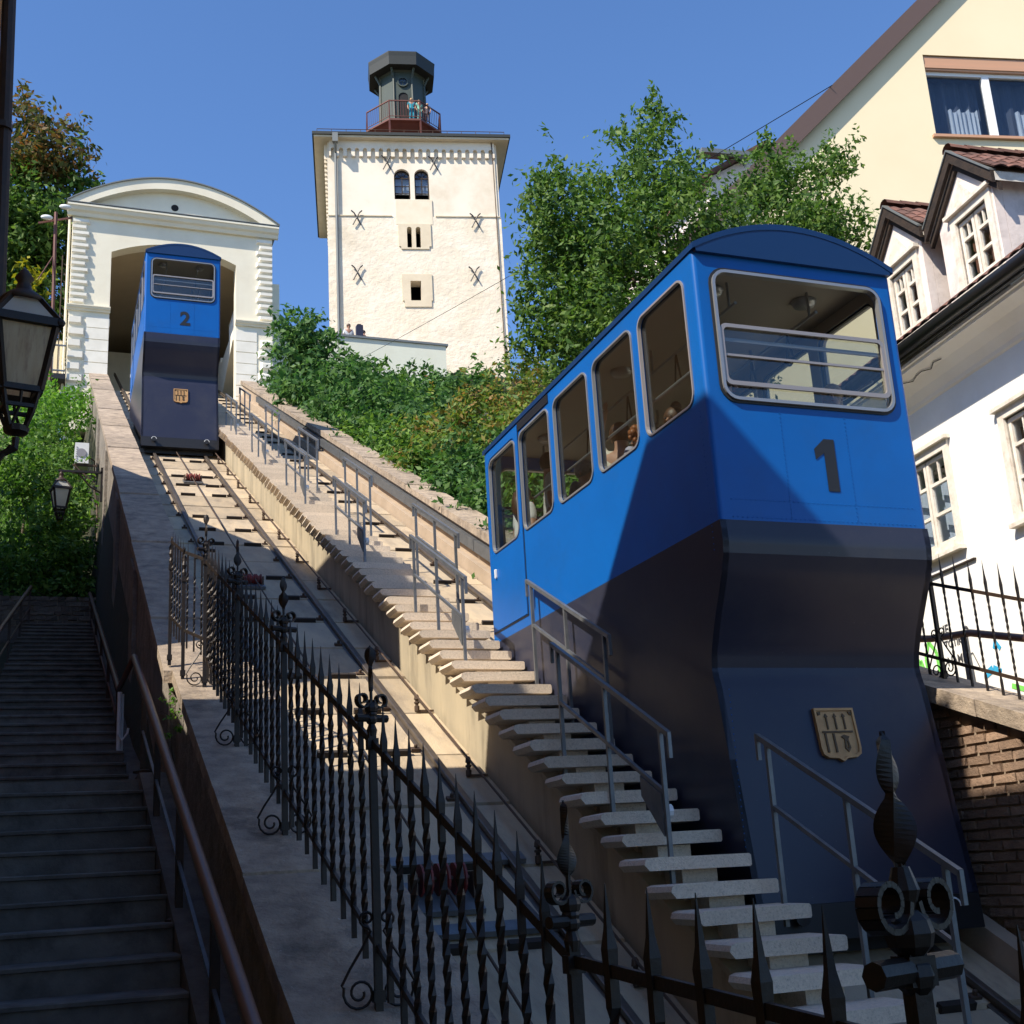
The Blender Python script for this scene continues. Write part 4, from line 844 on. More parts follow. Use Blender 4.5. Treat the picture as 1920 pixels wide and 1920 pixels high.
for k in range(3):
    s = MB(); n = 5; L_ = .30; w = .10
    vs = [(-w+2*w*i/n, y, .025*sin(pi*i/n)+.012*(y < .1)) for y in (0, L_) for i in range(n+1)]
    s.add(vs+[(x, y, z-.014) for x, y, z in vs], [(i, i+1, n+2+i, n+1+i) for i in range(n)]+[(2*(n+1)+i, 2*(n+1)+i+1, 3*(n+1)+i+1, 3*(n+1)+i) for i in range(n)]+[(i, i+1, 2*(n+1)+i+1, 2*(n+1)+i) for i in range(n)])
    tmesh.append(s.mesh('roof_tile', K['tile']))
# first course of tiles along the eave
for i in range(43*4):
    rw4 = i//43; s_ = -7+.2*(i % 43)+.1; o = inst('roof_tile', tmesh[(i+rw4) % 3], h_(s_, .66-.172*rw4, 6.03+.0115*(s_+7)*(1-rw4/4)+.138*rw4), wh); o.rotation_euler = Matrix((-HS, -HN*.78+V((0, 0, .625)), (-HS).cross(-HN*.78+V((0, 0, .625))))).transposed().to_euler()
def window_h(W_, cas, name='window', off=-.06, fn=None, gnd=None, wood=True):
    """two-leaf casement with glazing bars in facade coordinates fn(s, z, out)"""
    a, c, d, e = W_; b = MB(); b.plate(rect(a-.11, c+.11, d-.10, e+.11), [rect(a, c, d, e)], lambda u, v, w: fn(u, v, .035-w), .09); fr = b.build(name, K['whitewood'], gnd)
    b = MB(); b.plate(rect(a-.16, c+.16, e+.11, e+.16), [], lambda u, v, w: fn(u, v, .09-w), .13); b.build('lintel', K['whitewood'], fr)
    b = MB(); b.plate(rect(a-.14, c+.14, d-.15, d-.10), [], lambda u, v, w: fn(u, v, .10-w), .14); b.build('sill', K['whitewood'], fr)
    mid = (a+c)/2
    for l0, l1 in ((a+.01, mid-.01), (mid+.01, c-.01)):
        b = MB(); h1 = d+(e-d)*.36; h2 = d+(e-d)*.70
        b.plate(rect(l0, l1, d+.01, e-.01), [rect(l0+.05, l1-.05, z0+.02, z1-.02) for z0, z1 in ((d+.04, h1), (h1, h2), (h2, e-.04))], lambda u, v, w: fn(u, v, -.02-w), .05)
        q = (l0+l1)/2; b.plate(rect(q-.011, q+.011, h2, e-.04), [], lambda u, v, w: fn(u, v, -.03-w), .03); lf = b.build('casement', K['whitewood'], fr)
        b = MB(); b.plate(rect(l0+.03, l1-.03, d+.03, e-.03), [], lambda u, v, w: fn(u, v, -.05-w), .008); b.build('pane', K['pane'], lf)
    b = MB(); n = 16
    b.strip([[fn(a+(c-a)*i/n, z, -.20+.025*sin(i*2.1)) for i in range(n+1)] for z in (d+.02, e-.25 if cas else e-.1)]); b.build('net_curtain', K['curtain'] if cas else K['innerwood'], fr, recalc=False)
    b = MB(); b.plate(rect(a-.05, c+.05, d-.05, e+.05), [], lambda u, v, w: fn(u, v, -.36-w), .02); b.build('dark_interior', K['dark'], fr)
FH = lambda u, v, o: h_(u, o, v)
window_h(WN[0], True, fn=FH, gnd=wh); window_h(WN[1], False, fn=FH, gnd=wh)
b = MB(); b.bar(h_(-.62, .02, 3.34), h_(.75, .02, 3.34), .035, .02); b.build('sill_moulding', K['barge'], wh)
# small crack lines across the cove
b = MB(); pts = [h_(-1.0+.14*i, .30+.03*sin(i*2.3), 5.772+.0145*sin(i*2.3)) for i in range(11)]; b.tube(pts, .006, 4); b.build('crack', K['dark'], wh)
# dormers
def dormer(s0, s1, za, zc, win, label):
    """s0..s1 width (s0 nearer), za eaves height, zc apex, z0 foot of the window"""
    o0 = -.30; mid = (s0+s1)/2; d = thing('dormer', '', '') ; bpy.data.objects.remove(d)
    z0 = win[2]; b = MB()
    b.plate([(s0, z0-.5), (s1, z0-.5), (s1, za), (mid, zc), (s0, za)], [rect(*win)], lambda u, v, w: h_(u, o0-w, v), .12); front = b.build('dormer_front', K['oldpaint'], wh, label)
    b = MB(); b.plate([(s0+.24, za-.20), (s1-.24, za-.20), (mid, zc-.28)], [], lambda u, v, w: h_(u, o0+.03-w, v), .03); b.build('gable_board', K['whitewood'], front)
    for sx, sg in ((s0, 1), (s1, -1)):
        b = MB(); b.plate([(o0-.125, z0-.6), (o0-.125, za), (-3.4, za), (-3.4, z0-.6)], [], lambda u, v, w: h_(sx+sg*w, u, v), .12); b.build('cheek', K['oldpaint'], front)
        # verge boards projecting forward
        e = .17; pl = (zc-za)/(mid-s0) if sg > 0 else (zc-za)/(s1-mid); se = sx-sg*e; ze = za-e*abs(pl)
        b = MB(); b.plate([(se, ze+.10), (mid, zc+.16), (mid, zc-.0), (se, ze-.06)], [], lambda u, v, w: h_(u, o0+.12-w, v), .05); b.plate([(se, ze-.06), (mid, zc+.0), (mid, zc-.10), (se, ze-.16)], [], lambda u, v, w: h_(u, o0+.05-w, v), .06); b.build('barge_board', K['barge'], front)
        b = MB(); b.plate([(se-.0, ze+.09), (mid, zc+.15), (mid, zc+.03), (se, ze-.03)], [], lambda u, v, w: h_(u, o0+.08-w, v), 3.6); dr = b.build('dormer_roof', K['whitewood'], front)
        b = MB(); b.plate([(se, ze+.13), (mid, zc+.19), (mid, zc+.165), (se, ze+.105)], [], lambda u, v, w: h_(u, o0+.14-w, v), .10); b.build('verge_flashing', K['zinc'], front)
        # tiles of this slope, every one its own piece
        down = (h_(se, 0, ze)-h_(mid, 0, zc)).normalized(); back = -HN; up = -down; nrm = (back.cross(up)).normalized()
        if nrm.z < 0: nrm = -nrm
        X_ = up.cross(nrm).normalized(); Lr = (h_(se, 0, ze)-h_(mid, 0, zc)).length; rot = Matrix((X_, up, nrm)).transposed().to_euler(); r = 0; dist = .06
        while dist < Lr+.05:
            for k in range(11 if sg > 0 else 6):
                p = h_(mid, o0-.0-.2*k, zc+.13)+down*min(dist+.24, Lr+.05)+nrm*(.03+.002*((k*7) % 3)); inst('roof_tile', tmesh[(k+r) % 3], p, wh, rot)
            dist += .22; r += 1
    for k in range(12):
        q = MB(); n = 6; L2 = .28
        q.strip([[h_(mid+.10*cos(pi*i/n), o0+.12-.25*k-y, zc+.17+.09*sin(pi*i/n)+.015*(y < .1)) for i in range(n+1)] for y in (0, L2)]); q.build('ridge_tile', K['tile'], wh, loc=h_(mid, o0+.12-.25*k, zc+.17), recalc=False)
    window_h(win, False, 'dormer_window', fn=lambda u, v, o: h_(u, o0+o, v), gnd=wh)
dormer(-1.72, -.55, 7.95, 8.46, (-1.58, -.93, 6.82, 7.70), 'near dormer with peeling pinkish paint')
dormer(-.12, 1.0, 8.07, 8.56, (.10, .70, 6.84, 7.74), 'far smaller dormer partly hidden by leaves')
# graffiti sprayed on the lower wall
def spray(pts, m_, w, name='graffiti', o=.006):
    b = MB(); n = len(pts)
    for i in range(n-1):
        p, q = pts[i], pts[i+1]; dx, dz = q[0]-p[0], q[1]-p[1]; l = sqrt(dx*dx+dz*dz) or 1; nx, nz = -dz/l*w, dx/l*w
        b.add([h_(p[0]+nx, o, p[1]+nz), h_(q[0]+nx, o, q[1]+nz), h_(q[0]-nx, o, q[1]-nz), h_(p[0]-nx, o, p[1]-nz)], [(0, 1, 2, 3)])
    return b.build(name, K[m_], wh, recalc=False)
def text_wall(txt, s, z, size, m_):
    cu = bpy.data.curves.new('graffiti', 'FONT'); cu.body = txt; cu.size = size; cu.offset = .004
    tmp = bpy.data.objects.new('graffiti', cu); COL.objects.link(tmp); dg = bpy.context.evaluated_depsgraph_get(); me = bpy.data.meshes.new_from_object(tmp.evaluated_get(dg))
    bpy.data.objects.remove(tmp); bpy.data.curves.remove(cu); me.materials.clear(); me.materials.append(K[m_]); me.name = 'graffiti'
    o = inst('graffiti', me, h_(s, .006, z), wh); o.rotation_euler = Matrix((-HS, V((0, 0, 1)), (-HS).cross(V((0, 0, 1))))).transposed().to_euler()
text_wall('JE', .30, 2.58, .16, 'black_spray'); text_wall('TOTIKO', .31, 2.40, .13, 'black_spray'); text_wall('NAMI', .30, 2.18, .15, 'black_spray')
spray([(.02-.05*cos(a)-.2, 2.52+.06*sin(a)) for a in [pi*i/8 for i in range(9)]], 'black_spray', .02)
spray([(-.15, 2.45), (-.2, 2.3), (-.1, 2.22), (-.25, 2.25), (-.38, 2.0)], 'black_spray', .008); spray([(-.2, 2.3), (-.22, 1.9)], 'black_spray', .006)
spray([(.75, 2.0), (.78, 2.35), (.66, 2.55), (.52, 2.4), (.5, 2.0)], 'green_spray', .03); spray([(1.0, 1.9), (1.05, 2.2), (.9, 2.35), (.8, 2.1)], 'green_spray', .035)
spray([(-.45, 1.95), (-.6, 2.0), (-.75, 1.93)], 'blue_spray', .045); spray([(-.68, 2.22), (-.72, 2.3), (-.8, 2.2)], 'blue_spray', .03); spray([(-.9, 1.75), (-1.3, 1.62)], 'green_spray', .03)
# small red-roofed house far behind the tree
rh = thing('red_roofed_house', 'distant house of which only an orange tiled gable end shows above the tree', 'house', (27, 41, 20))
b = MB(); b.plate([(25.1, 18), (31, 18), (31, 27.3), (28, 29.2), (25.1, 27.4)], [], lambda u, v, w: V((u, 40.3+w, v)), 9); b.build('wall', K['oldpaint'], rh)
b = MB(); b.plate([(24.6, 27.3), (28, 29.5), (31.5, 27.2), (31.5, 27.0), (28, 29.3), (24.6, 27.1)], [], lambda u, v, w: V((u, 39.9+w, v)), 10); b.build('roof', K['tile'], rh)
b = MB(); b.plate([(24.55, 28.35), (27.0, 28.55), (27.0, 28.35), (24.55, 28.15)], [], lambda u, v, w: V((u, 39.6+w, v)), .5); b.build('fascia', K['zinc'], rh)
# ================================================================== HOUSES ON THE LEFT (they throw the long shadows)
gw = thing('sun_screen_wall', 'unseen ochre wall added between the left houses to keep sun off the stairs', 'wall', (-.7, 10, 0))
b = MB(); b.prism([(-.9, 9.05, -3), (-.9, 12.8, -3), (-.9, 12.8, 4.1), (-.9, 9.05, 2.9)], (.3, 0, 0)); b.build('wall_body', K['ochre'], gw)  # added out of view to block low sun from the steps
oh = thing('ochre_house', 'shaded ochre house at the left edge beside the public stairs', 'house', (-.42, 9, -1.7))
pr_ = [(-9, -3.4), (9.0, -3.4), (9.0, 7.0), (8.0, 7.55), (6.5, 9.08), (4.9, 9.13), (4.86, 8.5), (-9, 8.5)]
b = MB(); b.plate(pr_, [], lambda u, v, w: V((-.535-w, u, v)), .4); b.build('facade', K['ochre'], oh)
b = MB(); b.plate([(-.84, -3.4), (-6, -3.4), (-6, 7.5), (-.84, 7.0)], [], lambda u, v, w: V((u, 9.0-w, v)), .4); b.plate([(-.84, -3.4), (-6, -3.4), (-6, 7.5), (-.84, 7.0)], [], lambda u, v, w: V((u, -9+w, v)), .4); b.build('end_wall', K['ochre'], oh)
b = MB(); b.prism([(-.52, -9, 8.58), (-.52, 4.84, 8.58), (-.52, 4.84, 9.21), (-.52, 6.5, 9.16), (-.52, 8.05, 7.6), (-.52, 9.05, 7.05), (-.52, 9.05, 6.97), (-.52, 8.0, 7.52), (-.52, 6.45, 9.06), (-.52, 4.94, 9.11), (-.52, 4.94, 8.48), (-.52, -9, 8.48)], (-6, 0, 0)); b.build('roof', K['tile'], oh)
b = MB(); b.tube([(-.50, 9.03, 7.3), (-.435, 9.0, 4.2), (-.42, 8.97, -3)], .055, 10)
for z in (1.2, 3.4, 5.6): b.lathe((-.43-.012*(z-2), 9.0, z), [(.062, 0), (.07, .0), (.07, .05), (.062, .05)], 10)
b.build('downpipe', K['brown_iron'], oh)
sh_ = thing('shading_house', 'house further up the stairs just outside the left edge', 'house', (-1.6, 20, 3))
b = MB(); b.box(-9, -1.75, 11.75, 29, -3, 10.6); b.build('wall', K['ochre'], sh_)
b = MB(); b.prism([(-1.45, 12.6, 10.9), (-1.45, 29.2, 10.9), (-1.45, 29.2, 10.75), (-1.45, 12.6, 10.75)], (-3, 0, 0)); b.prism([(-1.45, 12.7, 10.9), (-5.4, 12.7, 13.4), (-9.3, 12.7, 10.9)], (0, 16.4, 0)); b.build('roof', K['tile'], sh_)
# ================================================================== IRON FENCES
def bar_mesh(h0, h1, tip, w, twist=(.2, .85), turns=2.5, name='bar'):
    """square bar from h0, twisted in the middle, drawn to a point at tip"""
    vs = []; fs = []; zs = [h0, h0+.12]+list(np.linspace(h0+.13, h1-.10, 15))+[h1, h1+.05, tip-.12, tip]; rs = [w]*17+[w, w*1.15, w*.62, w*.06]
    z0, z1 = h0+.13, h1-.10
    for z, r in zip(zs, rs):
        f = min(1, max(0, (z-z0)/(z1-z0))); a = f*turns*2*pi+pi/4
        vs += [(r*1.35*cos(a+pi/2*j), r*1.35*sin(a+pi/2*j), z) for j in range(4)]
    k = len(zs)
    fs = [(i*4+j, i*4+(j+1) % 4, (i+1)*4+(j+1) % 4, (i+1)*4+j) for i in range(k-1) for j in range(4)]+[(3, 2, 1, 0)]
    return make_mesh(name, vs, fs, K['iron'])
def finial(b, c, h, w, turns=.75, ph=0):
    n = 28; c = V(c); L, Rr = [], []
    for i in range(n+1):
        t = i/n; a = ph+turns*2*pi*t*.5
        lobe = abs(sin(pi*min(t/.52, 1))) if t < .52 else abs(sin(pi*(t-.52)/.48))*.85
        ww = w*(.16+.84*lobe**.8)*(1 if t < .92 else (1-t)/.08+.05)
        if t > .52: ww *= .9
        d = V((cos(a), sin(a), 0))*ww; p = c+V((0, 0, h*t)); L.append((p-d, p+d, V((-sin(a), cos(a), 0))*.012*(1 if t < .95 else .4)))
    for (p0, q0, m0), (p1, q1, m1) in zip(L, L[1:]):
        c0, c1 = (p0+q0)/2, (p1+q1)/2
        b.add([p0, c0+m0, q0, c0-m0, p1, c1+m1, q1, c1-m1], [(0, 1, 5, 4), (1, 2, 6, 5), (2, 3, 7, 6), (3, 0, 4, 7)])
def spiral(c, r0, r1, turns, a0, ax, ay, n=22):
    return [V(c)+V(ax)*(r0+(r1-r0)*i/n)*cos(a0+turns*2*pi*i/n)+V(ay)*(r0+(r1-r0)*i/n)*sin(a0+turns*2*pi*i/n) for i in range(n+1)]
def ribbon(b, pts, wv, th=.006):
    wv = V(wv)
    for p, q in zip(pts, pts[1:]):
        d = (q-p).normalized(); nn = d.cross(wv).normalized()*th
        b.add([p-wv-nn, p+wv-nn, p+wv+nn, p-wv+nn, q-wv-nn, q+wv-nn, q+wv+nn, q-wv+nn], [(0, 1, 5, 4), (1, 2, 6, 5), (2, 3, 7, 6), (3, 0, 4, 7)])
def post_mesh(h, w, s=1.0):
    b = MB(); b.box(-w, w, -w, w, -.02, h+.02); 
    for z in (.03, h-.06): b.box(-w*1.5, w*1.5, -w*1.5, w*1.5, z, z+.05)
    b.lathe((0, 0, h), [(w*1.2, .0), (w*1.5, .03), (w*.8, .06), (w*1.6, .10), (w*.9, .14)], 10)
    return b.mesh('post', K['iron'])
def collar(b, c, s):
    c = V(c)
    for sg in (-1, 1):
        for dirv in (V((1, 0, 0)),):
            sp = spiral(c+dirv*sg*.075*s+V((0, 0, .0)), .062*s, .022*s, 1.25, pi if sg > 0 else 0, dirv*1, V((0, 0, 1)), 18)
            if sg < 0: sp = spiral(c-dirv*.075*s, .062*s, .022*s, -1.25, 0, dirv, V((0, 0, 1)), 18)
            else: sp = spiral(c+dirv*.075*s, .062*s, .022*s, 1.25, pi, dirv, V((0, 0, 1)), 18)
            ribbon(b, sp, (0, .026*s, 0), .006*s)
    b.lathe(c-V((.13*s, 0, .13*s)), [(.028*s, 0), (.028*s, .26*s)], 8, (1, 0, 0)); b.sphere(c-V((0, 0, .06*s)), .05*s, 8, 6); b.sphere(c-V((0, 0, .14*s)), .042*s, 8, 6)
fe = thing('iron_fence', 'black wrought iron fence of twisted spiked bars running down the lower wall in front', 'fence', (1.46, 3.56, -1.4))
def fxx(y): return 1.475-.014*(y-3.56) if y > 3.56 else 1.475-.015*(3.56-y)
bm1 = bar_mesh(.12, 1.17, 1.39, .0122)
posts_y = [.0, 1.95, 3.56, 5.75, 7.85, 9.7, 11.55]
pm1 = post_mesh(1.19, .017); pm1b = post_mesh(1.33, .018)
def fence_run(t, f, ys, xs_, zs, skip=.05, pitch=.2, bars=True):
    pass
fin = MB(); finial(fin, (0, 0, 0), .215, .035); fin.tube([(0, 0, -.14), (0, 0, .03)], .0085, 6); fin = fin.mesh('finial', K['iron'])
colm = MB(); collar(colm, (0, 0, 0), .55); colm = colm.mesh('collar_scroll', K['iron'])
scb = MB()
for sg in (-1, 1):
    top = [V((sg*(.012+.012*k), 0, .36-.035*k)) for k in range(4)]
    body = [V((sg*(.05+.10*sin(pi*i/10*.62)), 0, .25-.19*i/10)) for i in range(8)]
    cu = spiral((sg*.085, 0, .075), .075, .018, (-1.6 if sg > 0 else 1.6), .35 if sg > 0 else pi-.35, (1, 0, 0), (0, 0, 1), 24)
    tp = spiral((sg*.045, 0, .385), .038, .012, (1.2 if sg > 0 else -1.2), -pi/2, (1, 0, 0), (0, 0, 1), 14)
    scb.tube(tp[::-1]+[V((sg*.03, 0, .33)), V((sg*.07, 0, .26)), V((sg*.125, 0, .18)), V((sg*.165, 0, .11))]+cu, .0065, 5)
scb = scb.mesh('scroll_brace', K['iron'])
for i, y in enumerate(posts_y):
    p = V((fxx(y), y, fz(y, -1.17))); big = y == 1.95; po_ = inst('post', pm1b if big else pm1, p, fe)
    s = 1.1 if big else 1.0
    inst('collar_scroll', colm, p+V((0, 0, 1.36 if not big else 1.41)), po_, (0, 0, .35), (1.7, 1.6, 1.6) if big else (1.2, 1.2, 1.2))
    inst('finial', fin, p+V((0, 0, 1.40 if not big else 1.47)), po_, (0, 0, i*1.1+.6), (s, s, s*1.02))
    inst('scroll_brace', scb, p+V((0, 0, .0)), fe, None, (1, 1, 1))
for a, c in zip(posts_y, posts_y[1:]):
    n = max(2, round((c-a)/(.2 if a >= 3.5 else .27)))
    for k in range(1, n):
        y = a+(c-a)*k/n; inst('bar', bm1, (fxx(y), y, fz(y, -1.17)), fe, (0, 0, random.uniform(-.2, .2)), (1.05 if y > 3.56 else 1.25, 1.05 if y > 3.56 else 1.25, 1))
    for d, w in ((0, .034), (-.90, .028)):
        b = MB(); b.bar((fxx(a), a, fz(a, d)-.006), (fxx(c), c, fz(c, d)-.006), .016, w); b.build('rail', K['iron'], fe)
# short return of the fence across the coping at the upper end
rf_ = thing('return_fence', 'short sunlit iron fence return closing the coping at the top of the long fence', 'fence', (1.15, 12.6, 2.0))
pts = [V((fxx(11.55), 11.57, 0)), V((1.2, 11.85, 0)), V((1.12, 12.3, 0))]
def zr(y): return along(y, -4.05)+.0
bm2 = bar_mesh(.04, .88, 1.06, .008); pm2 = post_mesh(.98, .015)
for i, (p, q) in enumerate(zip(pts, pts[1:])):
    L = (q-p).length; n = max(3, int(L/.085))
    for k in range(n):
        x = p.lerp(q, (k+.5)/n); inst('bar', bm2, (x.x, x.y, zr(x.y)+(.28 if x.y < 12.5 else .02)), rf_)
    for h in (.95, .2):
        b = MB(); zz = lambda v: V((v.x, v.y, zr(v.y)+(.28 if v.y < 12.5 else .02)+h)); b.bar(zz(p), zz(q), .012, .03); b.build('rail', K['iron'], rf_)
for p in pts[1:]:
    base = V((p.x, p.y, zr(p.y)+.02)); po_ = inst('post', pm2, base, rf_); inst('finial', fin, base+V((0, 0, 1.1)), po_, (0, 0, p.y), (.75, .75, .75))
# side fence on the right wall
rfe = thing('side_fence', 'rusty iron spiked fence with scrolls on the right wall before the white house', 'fence', (6.95, 8, 1.1))
def rfz(y): return rz(y, .0)
bm3 = bar_mesh(-.02, .84, 1.07, .0085)
for y in np.arange(4.6, 9.1, .163):
    inst('bar', bm3, (6.93, float(y)+.05, rfz(y)+.02), rfe)
for y in (5.0, 6.7, 8.39):
    base = V((6.93, y, rfz(y)-.02)); po_ = inst('post', pm2, base, rfe, None, (1, 1, 1.0)); inst('collar_scroll', colm, base+V((0, 0, 1.06)), po_, (0, 0, 1.2), (.8, .8, .8)); inst('scroll_brace', scb, base+V((0, 0, .02)), rfe, (0, 0, pi/2), (1, 1, 1))
for h in (.80, .16):
    b = MB(); b.bar((6.93, 4.4, rfz(4.4)+h), (6.93, 9.2, rfz(9.2)+h), .012, .028); b.build('rail', K['brown_iron'], rfe)
hr = thing('passage_handrail', 'smooth brown handrail bending along the passage behind the side fence', 'handrail', (8.1, 9.5, 1))
b = MB(); b.tube([(8.05, 12.0, 2.35), (8.05, 9.85, 1.95), (8.05, 9.3, 1.90), (8.1, 6.5, 1.15)], .035, 8); b.build('rail', K['handrail'], hr, smooth=True)
for y, z in ((11.0, 2.15), (9.4, 1.9), (7.6, 1.45)):
    b = MB(); b.bar((8.06, y, z), (8.06, y, z-1.6), .05); b.build('post', K['galv'], hr)
b = MB(); b.prism([(7.08, 3, -.8), (7.08, 9, .45), (7.08, 13.4, .95), (7.08, 13.4, -2), (7.08, 3, -2)], (3.6, 0, 0)); b.build('passage', K['concrete'], kind='structure')
# ================================================================== PUBLIC STAIRS ON THE LEFT
ps = thing('public_stairs', 'dark worn stone public stairs climbing between the ochre house and the wall', 'stairs', (0, 2.6, -3))
stm = {}
def step(y, z, x0, x1, d, key):
    if key not in stm:
        s = MB(); w = (x1-x0)/2; s.prism([(-w, 0, -.25), (-w, 0, -.035), (-w, -.025, -.03), (-w, -.03, -.008), (-w, -.02, 0), (-w, d, .0), (-w, d, -.25)], (2*w, 0, 0)); stm[key] = s.mesh('step', K['step'])
    return inst('step', stm[key], ((x0+x1)/2, y, z), ps, (0, random.uniform(-.006, .006), random.uniform(-.004, .004)))
ST1 = lambda y: -.552+.372*(y-8.15)
n1 = 20; d1_ = .484
for k in range(n1): y = 2.55+k*d1_; step(y, ST1(y+.24)+.02, -.44, .86, d1_+.04, 'a')
yl = 2.55+n1*d1_; zl_ = ST1(yl)+.06
b = MB(); b.box(-.6, 1.1, yl, yl+1.4, zl_-.5, zl_); b.build('landing', K['step'], ps)
n2 = 25; y2 = yl+1.4; ze = 5.39; d2_ = (27.2-y2)/n2
for k in range(n2): step(y2+k*d2_, zl_+(k+1)*(ze-zl_)/n2, -.75+.32*k/n2, .86, d2_+.04, 'b%d' % (k//5))
b = MB(); b.box(-1.6, 1.1, 27.2, 28.2, 4.6, ze); b.build('landing', K['step'], ps)
b = MB(); b.prism([(.865, 2.55, ST1(2.55)-.6), (.865, 2.55, ST1(2.55)+.10), (.865, yl, zl_+.06), (.865, yl+1.4, zl_+.06), (.865, 27.2, ze+.1), (.865, 27.2, ze-.8), (.865, yl+1.4, zl_-.7)], (.26, 0, 0)); b.build('string_wall', K['step'], ps)
# stone wall closing the head of the stairs
hw = thing('landing_wall', 'low dark rubble stone wall at the head of the public stairs under the ivy', 'wall', (-.2, 28.2, 5.3))
b = MB(); b.box(-2.2, 1.1, 28.26, 28.6, 4.5, 6.25); b.build('wall_core', K['mortar'], hw)
r = random.Random(5); z = 5.40
while z < 6.28:
    h = r.uniform(.09, .15); x = -1.1+r.uniform(-.1, 0)
    while x < 1.05:
        w = r.uniform(.15, .34); s = MB(); j = lambda: r.uniform(-.016, .016)
        s.add([(x+j(), 28.255+r.uniform(-.04, -.005), z+j()), (x+w-.015+j(), 28.255+r.uniform(-.04, -.005), z+j()), (x+w-.015+j(), 28.255+r.uniform(-.04, -.005), z+h-.015), (x+j(), 28.255+r.uniform(-.04, -.005), z+h-.015), (x, 28.3, z), (x+w-.01, 28.3, z), (x+w-.01, 28.3, z+h-.01), (x, 28.3, z+h-.01)],
              [(0, 1, 2, 3), (0, 1, 5, 4), (1, 2, 6, 5), (2, 3, 7, 6), (3, 0, 4, 7)]); s.build('stone', K['rubble'], hw, loc=(x, 28.26, z)); x += w
    z += h
# handrails
sr = thing('stair_handrail', 'thick brown handrail with dark iron posts beside the near flight of the public stairs', 'handrail', (.9, 3, -2))
lr_ = lambda y: .372*y-2.715
HX = lambda y: .905-.0006*(y-6)
b = MB(); b.tube([(HX(y), y, lr_(y)) for y in (2.6, 5, 8, 11, 13.9)]+[(.895, 14.02, lr_(14)-.03)], .036, 12); b.build('rail', K['handrail'], sr, smooth=True)
b = MB(); b.bar((.905, 2.6, lr_(2.6)-.06), (.9, 13.8, lr_(13.8)-.06), .03, .06); b.bar((.915, 3, lr_(3)-.46), (.91, 12.6, lr_(12.6)-.46), .022); b.build('middle_rail', K['galv'], sr)
for y in (3.4, 5.3, 7.2, 9.1, 11.0, 12.6):
    b = MB(); b.bar((.92, y, lr_(y)-.05), (.92, y, lr_(y)-.88), .05, .06); b.lathe((.92, y, lr_(y)-.86), [(.09, 0), (.09, .02), (.05, .035)], 8); b.build('post', K['brown_iron'], sr)
ur = thing('upper_handrail', 'slim dark handrail along the right of the upper flight of the public stairs', 'handrail', (.84, 16, 1.6))
uz = lambda y: 2.39+(y-15.6)*.322
b = MB(); b.tube([(.895, 14.02, lr_(14)-.04), (.84, 15.5, uz(15.5)), (.84, 27.6, uz(27.6)), (.84, 28.0, uz(27.6)+.05)], .034, 8); b.tube([(.85, 15.8, uz(15.8)-.42), (.85, 27.4, uz(27.4)-.42)], .018, 6); b.build('rail', K['handrail'], ur, smooth=True)
for y in (15.9, 18.5, 21.1, 23.7, 26.3): b = MB(); b.bar((.85, y, uz(y)), (.85, y, uz(y)-.78), .045); b.build('post', K['brown_iron'], ur)
wp = thing('white_post', 'slim whitish metal post with a bent hook where the two stair handrails meet', 'post', (.84, 15.1, 1.2))
b = MB(); b.tube([(.83, 15.1, 1.18), (.83, 15.1, 2.26)], .026, 8); b.tube([(.865, 15.12, 1.18), (.865, 15.12, 2.24)], .016, 6); b.build('shaft', K['whitemetal'], wp)
b = MB(); b.tube([(.81, 15.05, 1.78), (.86, 15.05, 1.70), (.92, 15.05, 1.78), (.93, 15.05, 1.84)], .014, 6); b.build('hook', K['whitemetal'], wp)
lh = thing('left_handrail', 'dark handrail on the left side of the upper flight of the public stairs', 'handrail', (-.6, 20, 3))
b = MB(); b.tube([(-.74, 15, 2.3), (-.66, 20.4, 4.03), (-.34, 27.5, 6.34), (-.34, 28, 6.4)], .034, 8); b.tube([(-.72, 16, 2.2), (-.66, 20.4, 3.6), (-.34, 27.5, 5.9)], .018, 6); b.build('rail', K['handrail'], lh, smooth=True)
for y in (17, 19.6, 22.2, 24.8, 27.3): b = MB(); x = -.66+(y-20.4)*.045; b.bar((x, y, .325*y-2.6), (x, y, .325*y-3.45), .045); b.build('post', K['brown_iron'], lh)
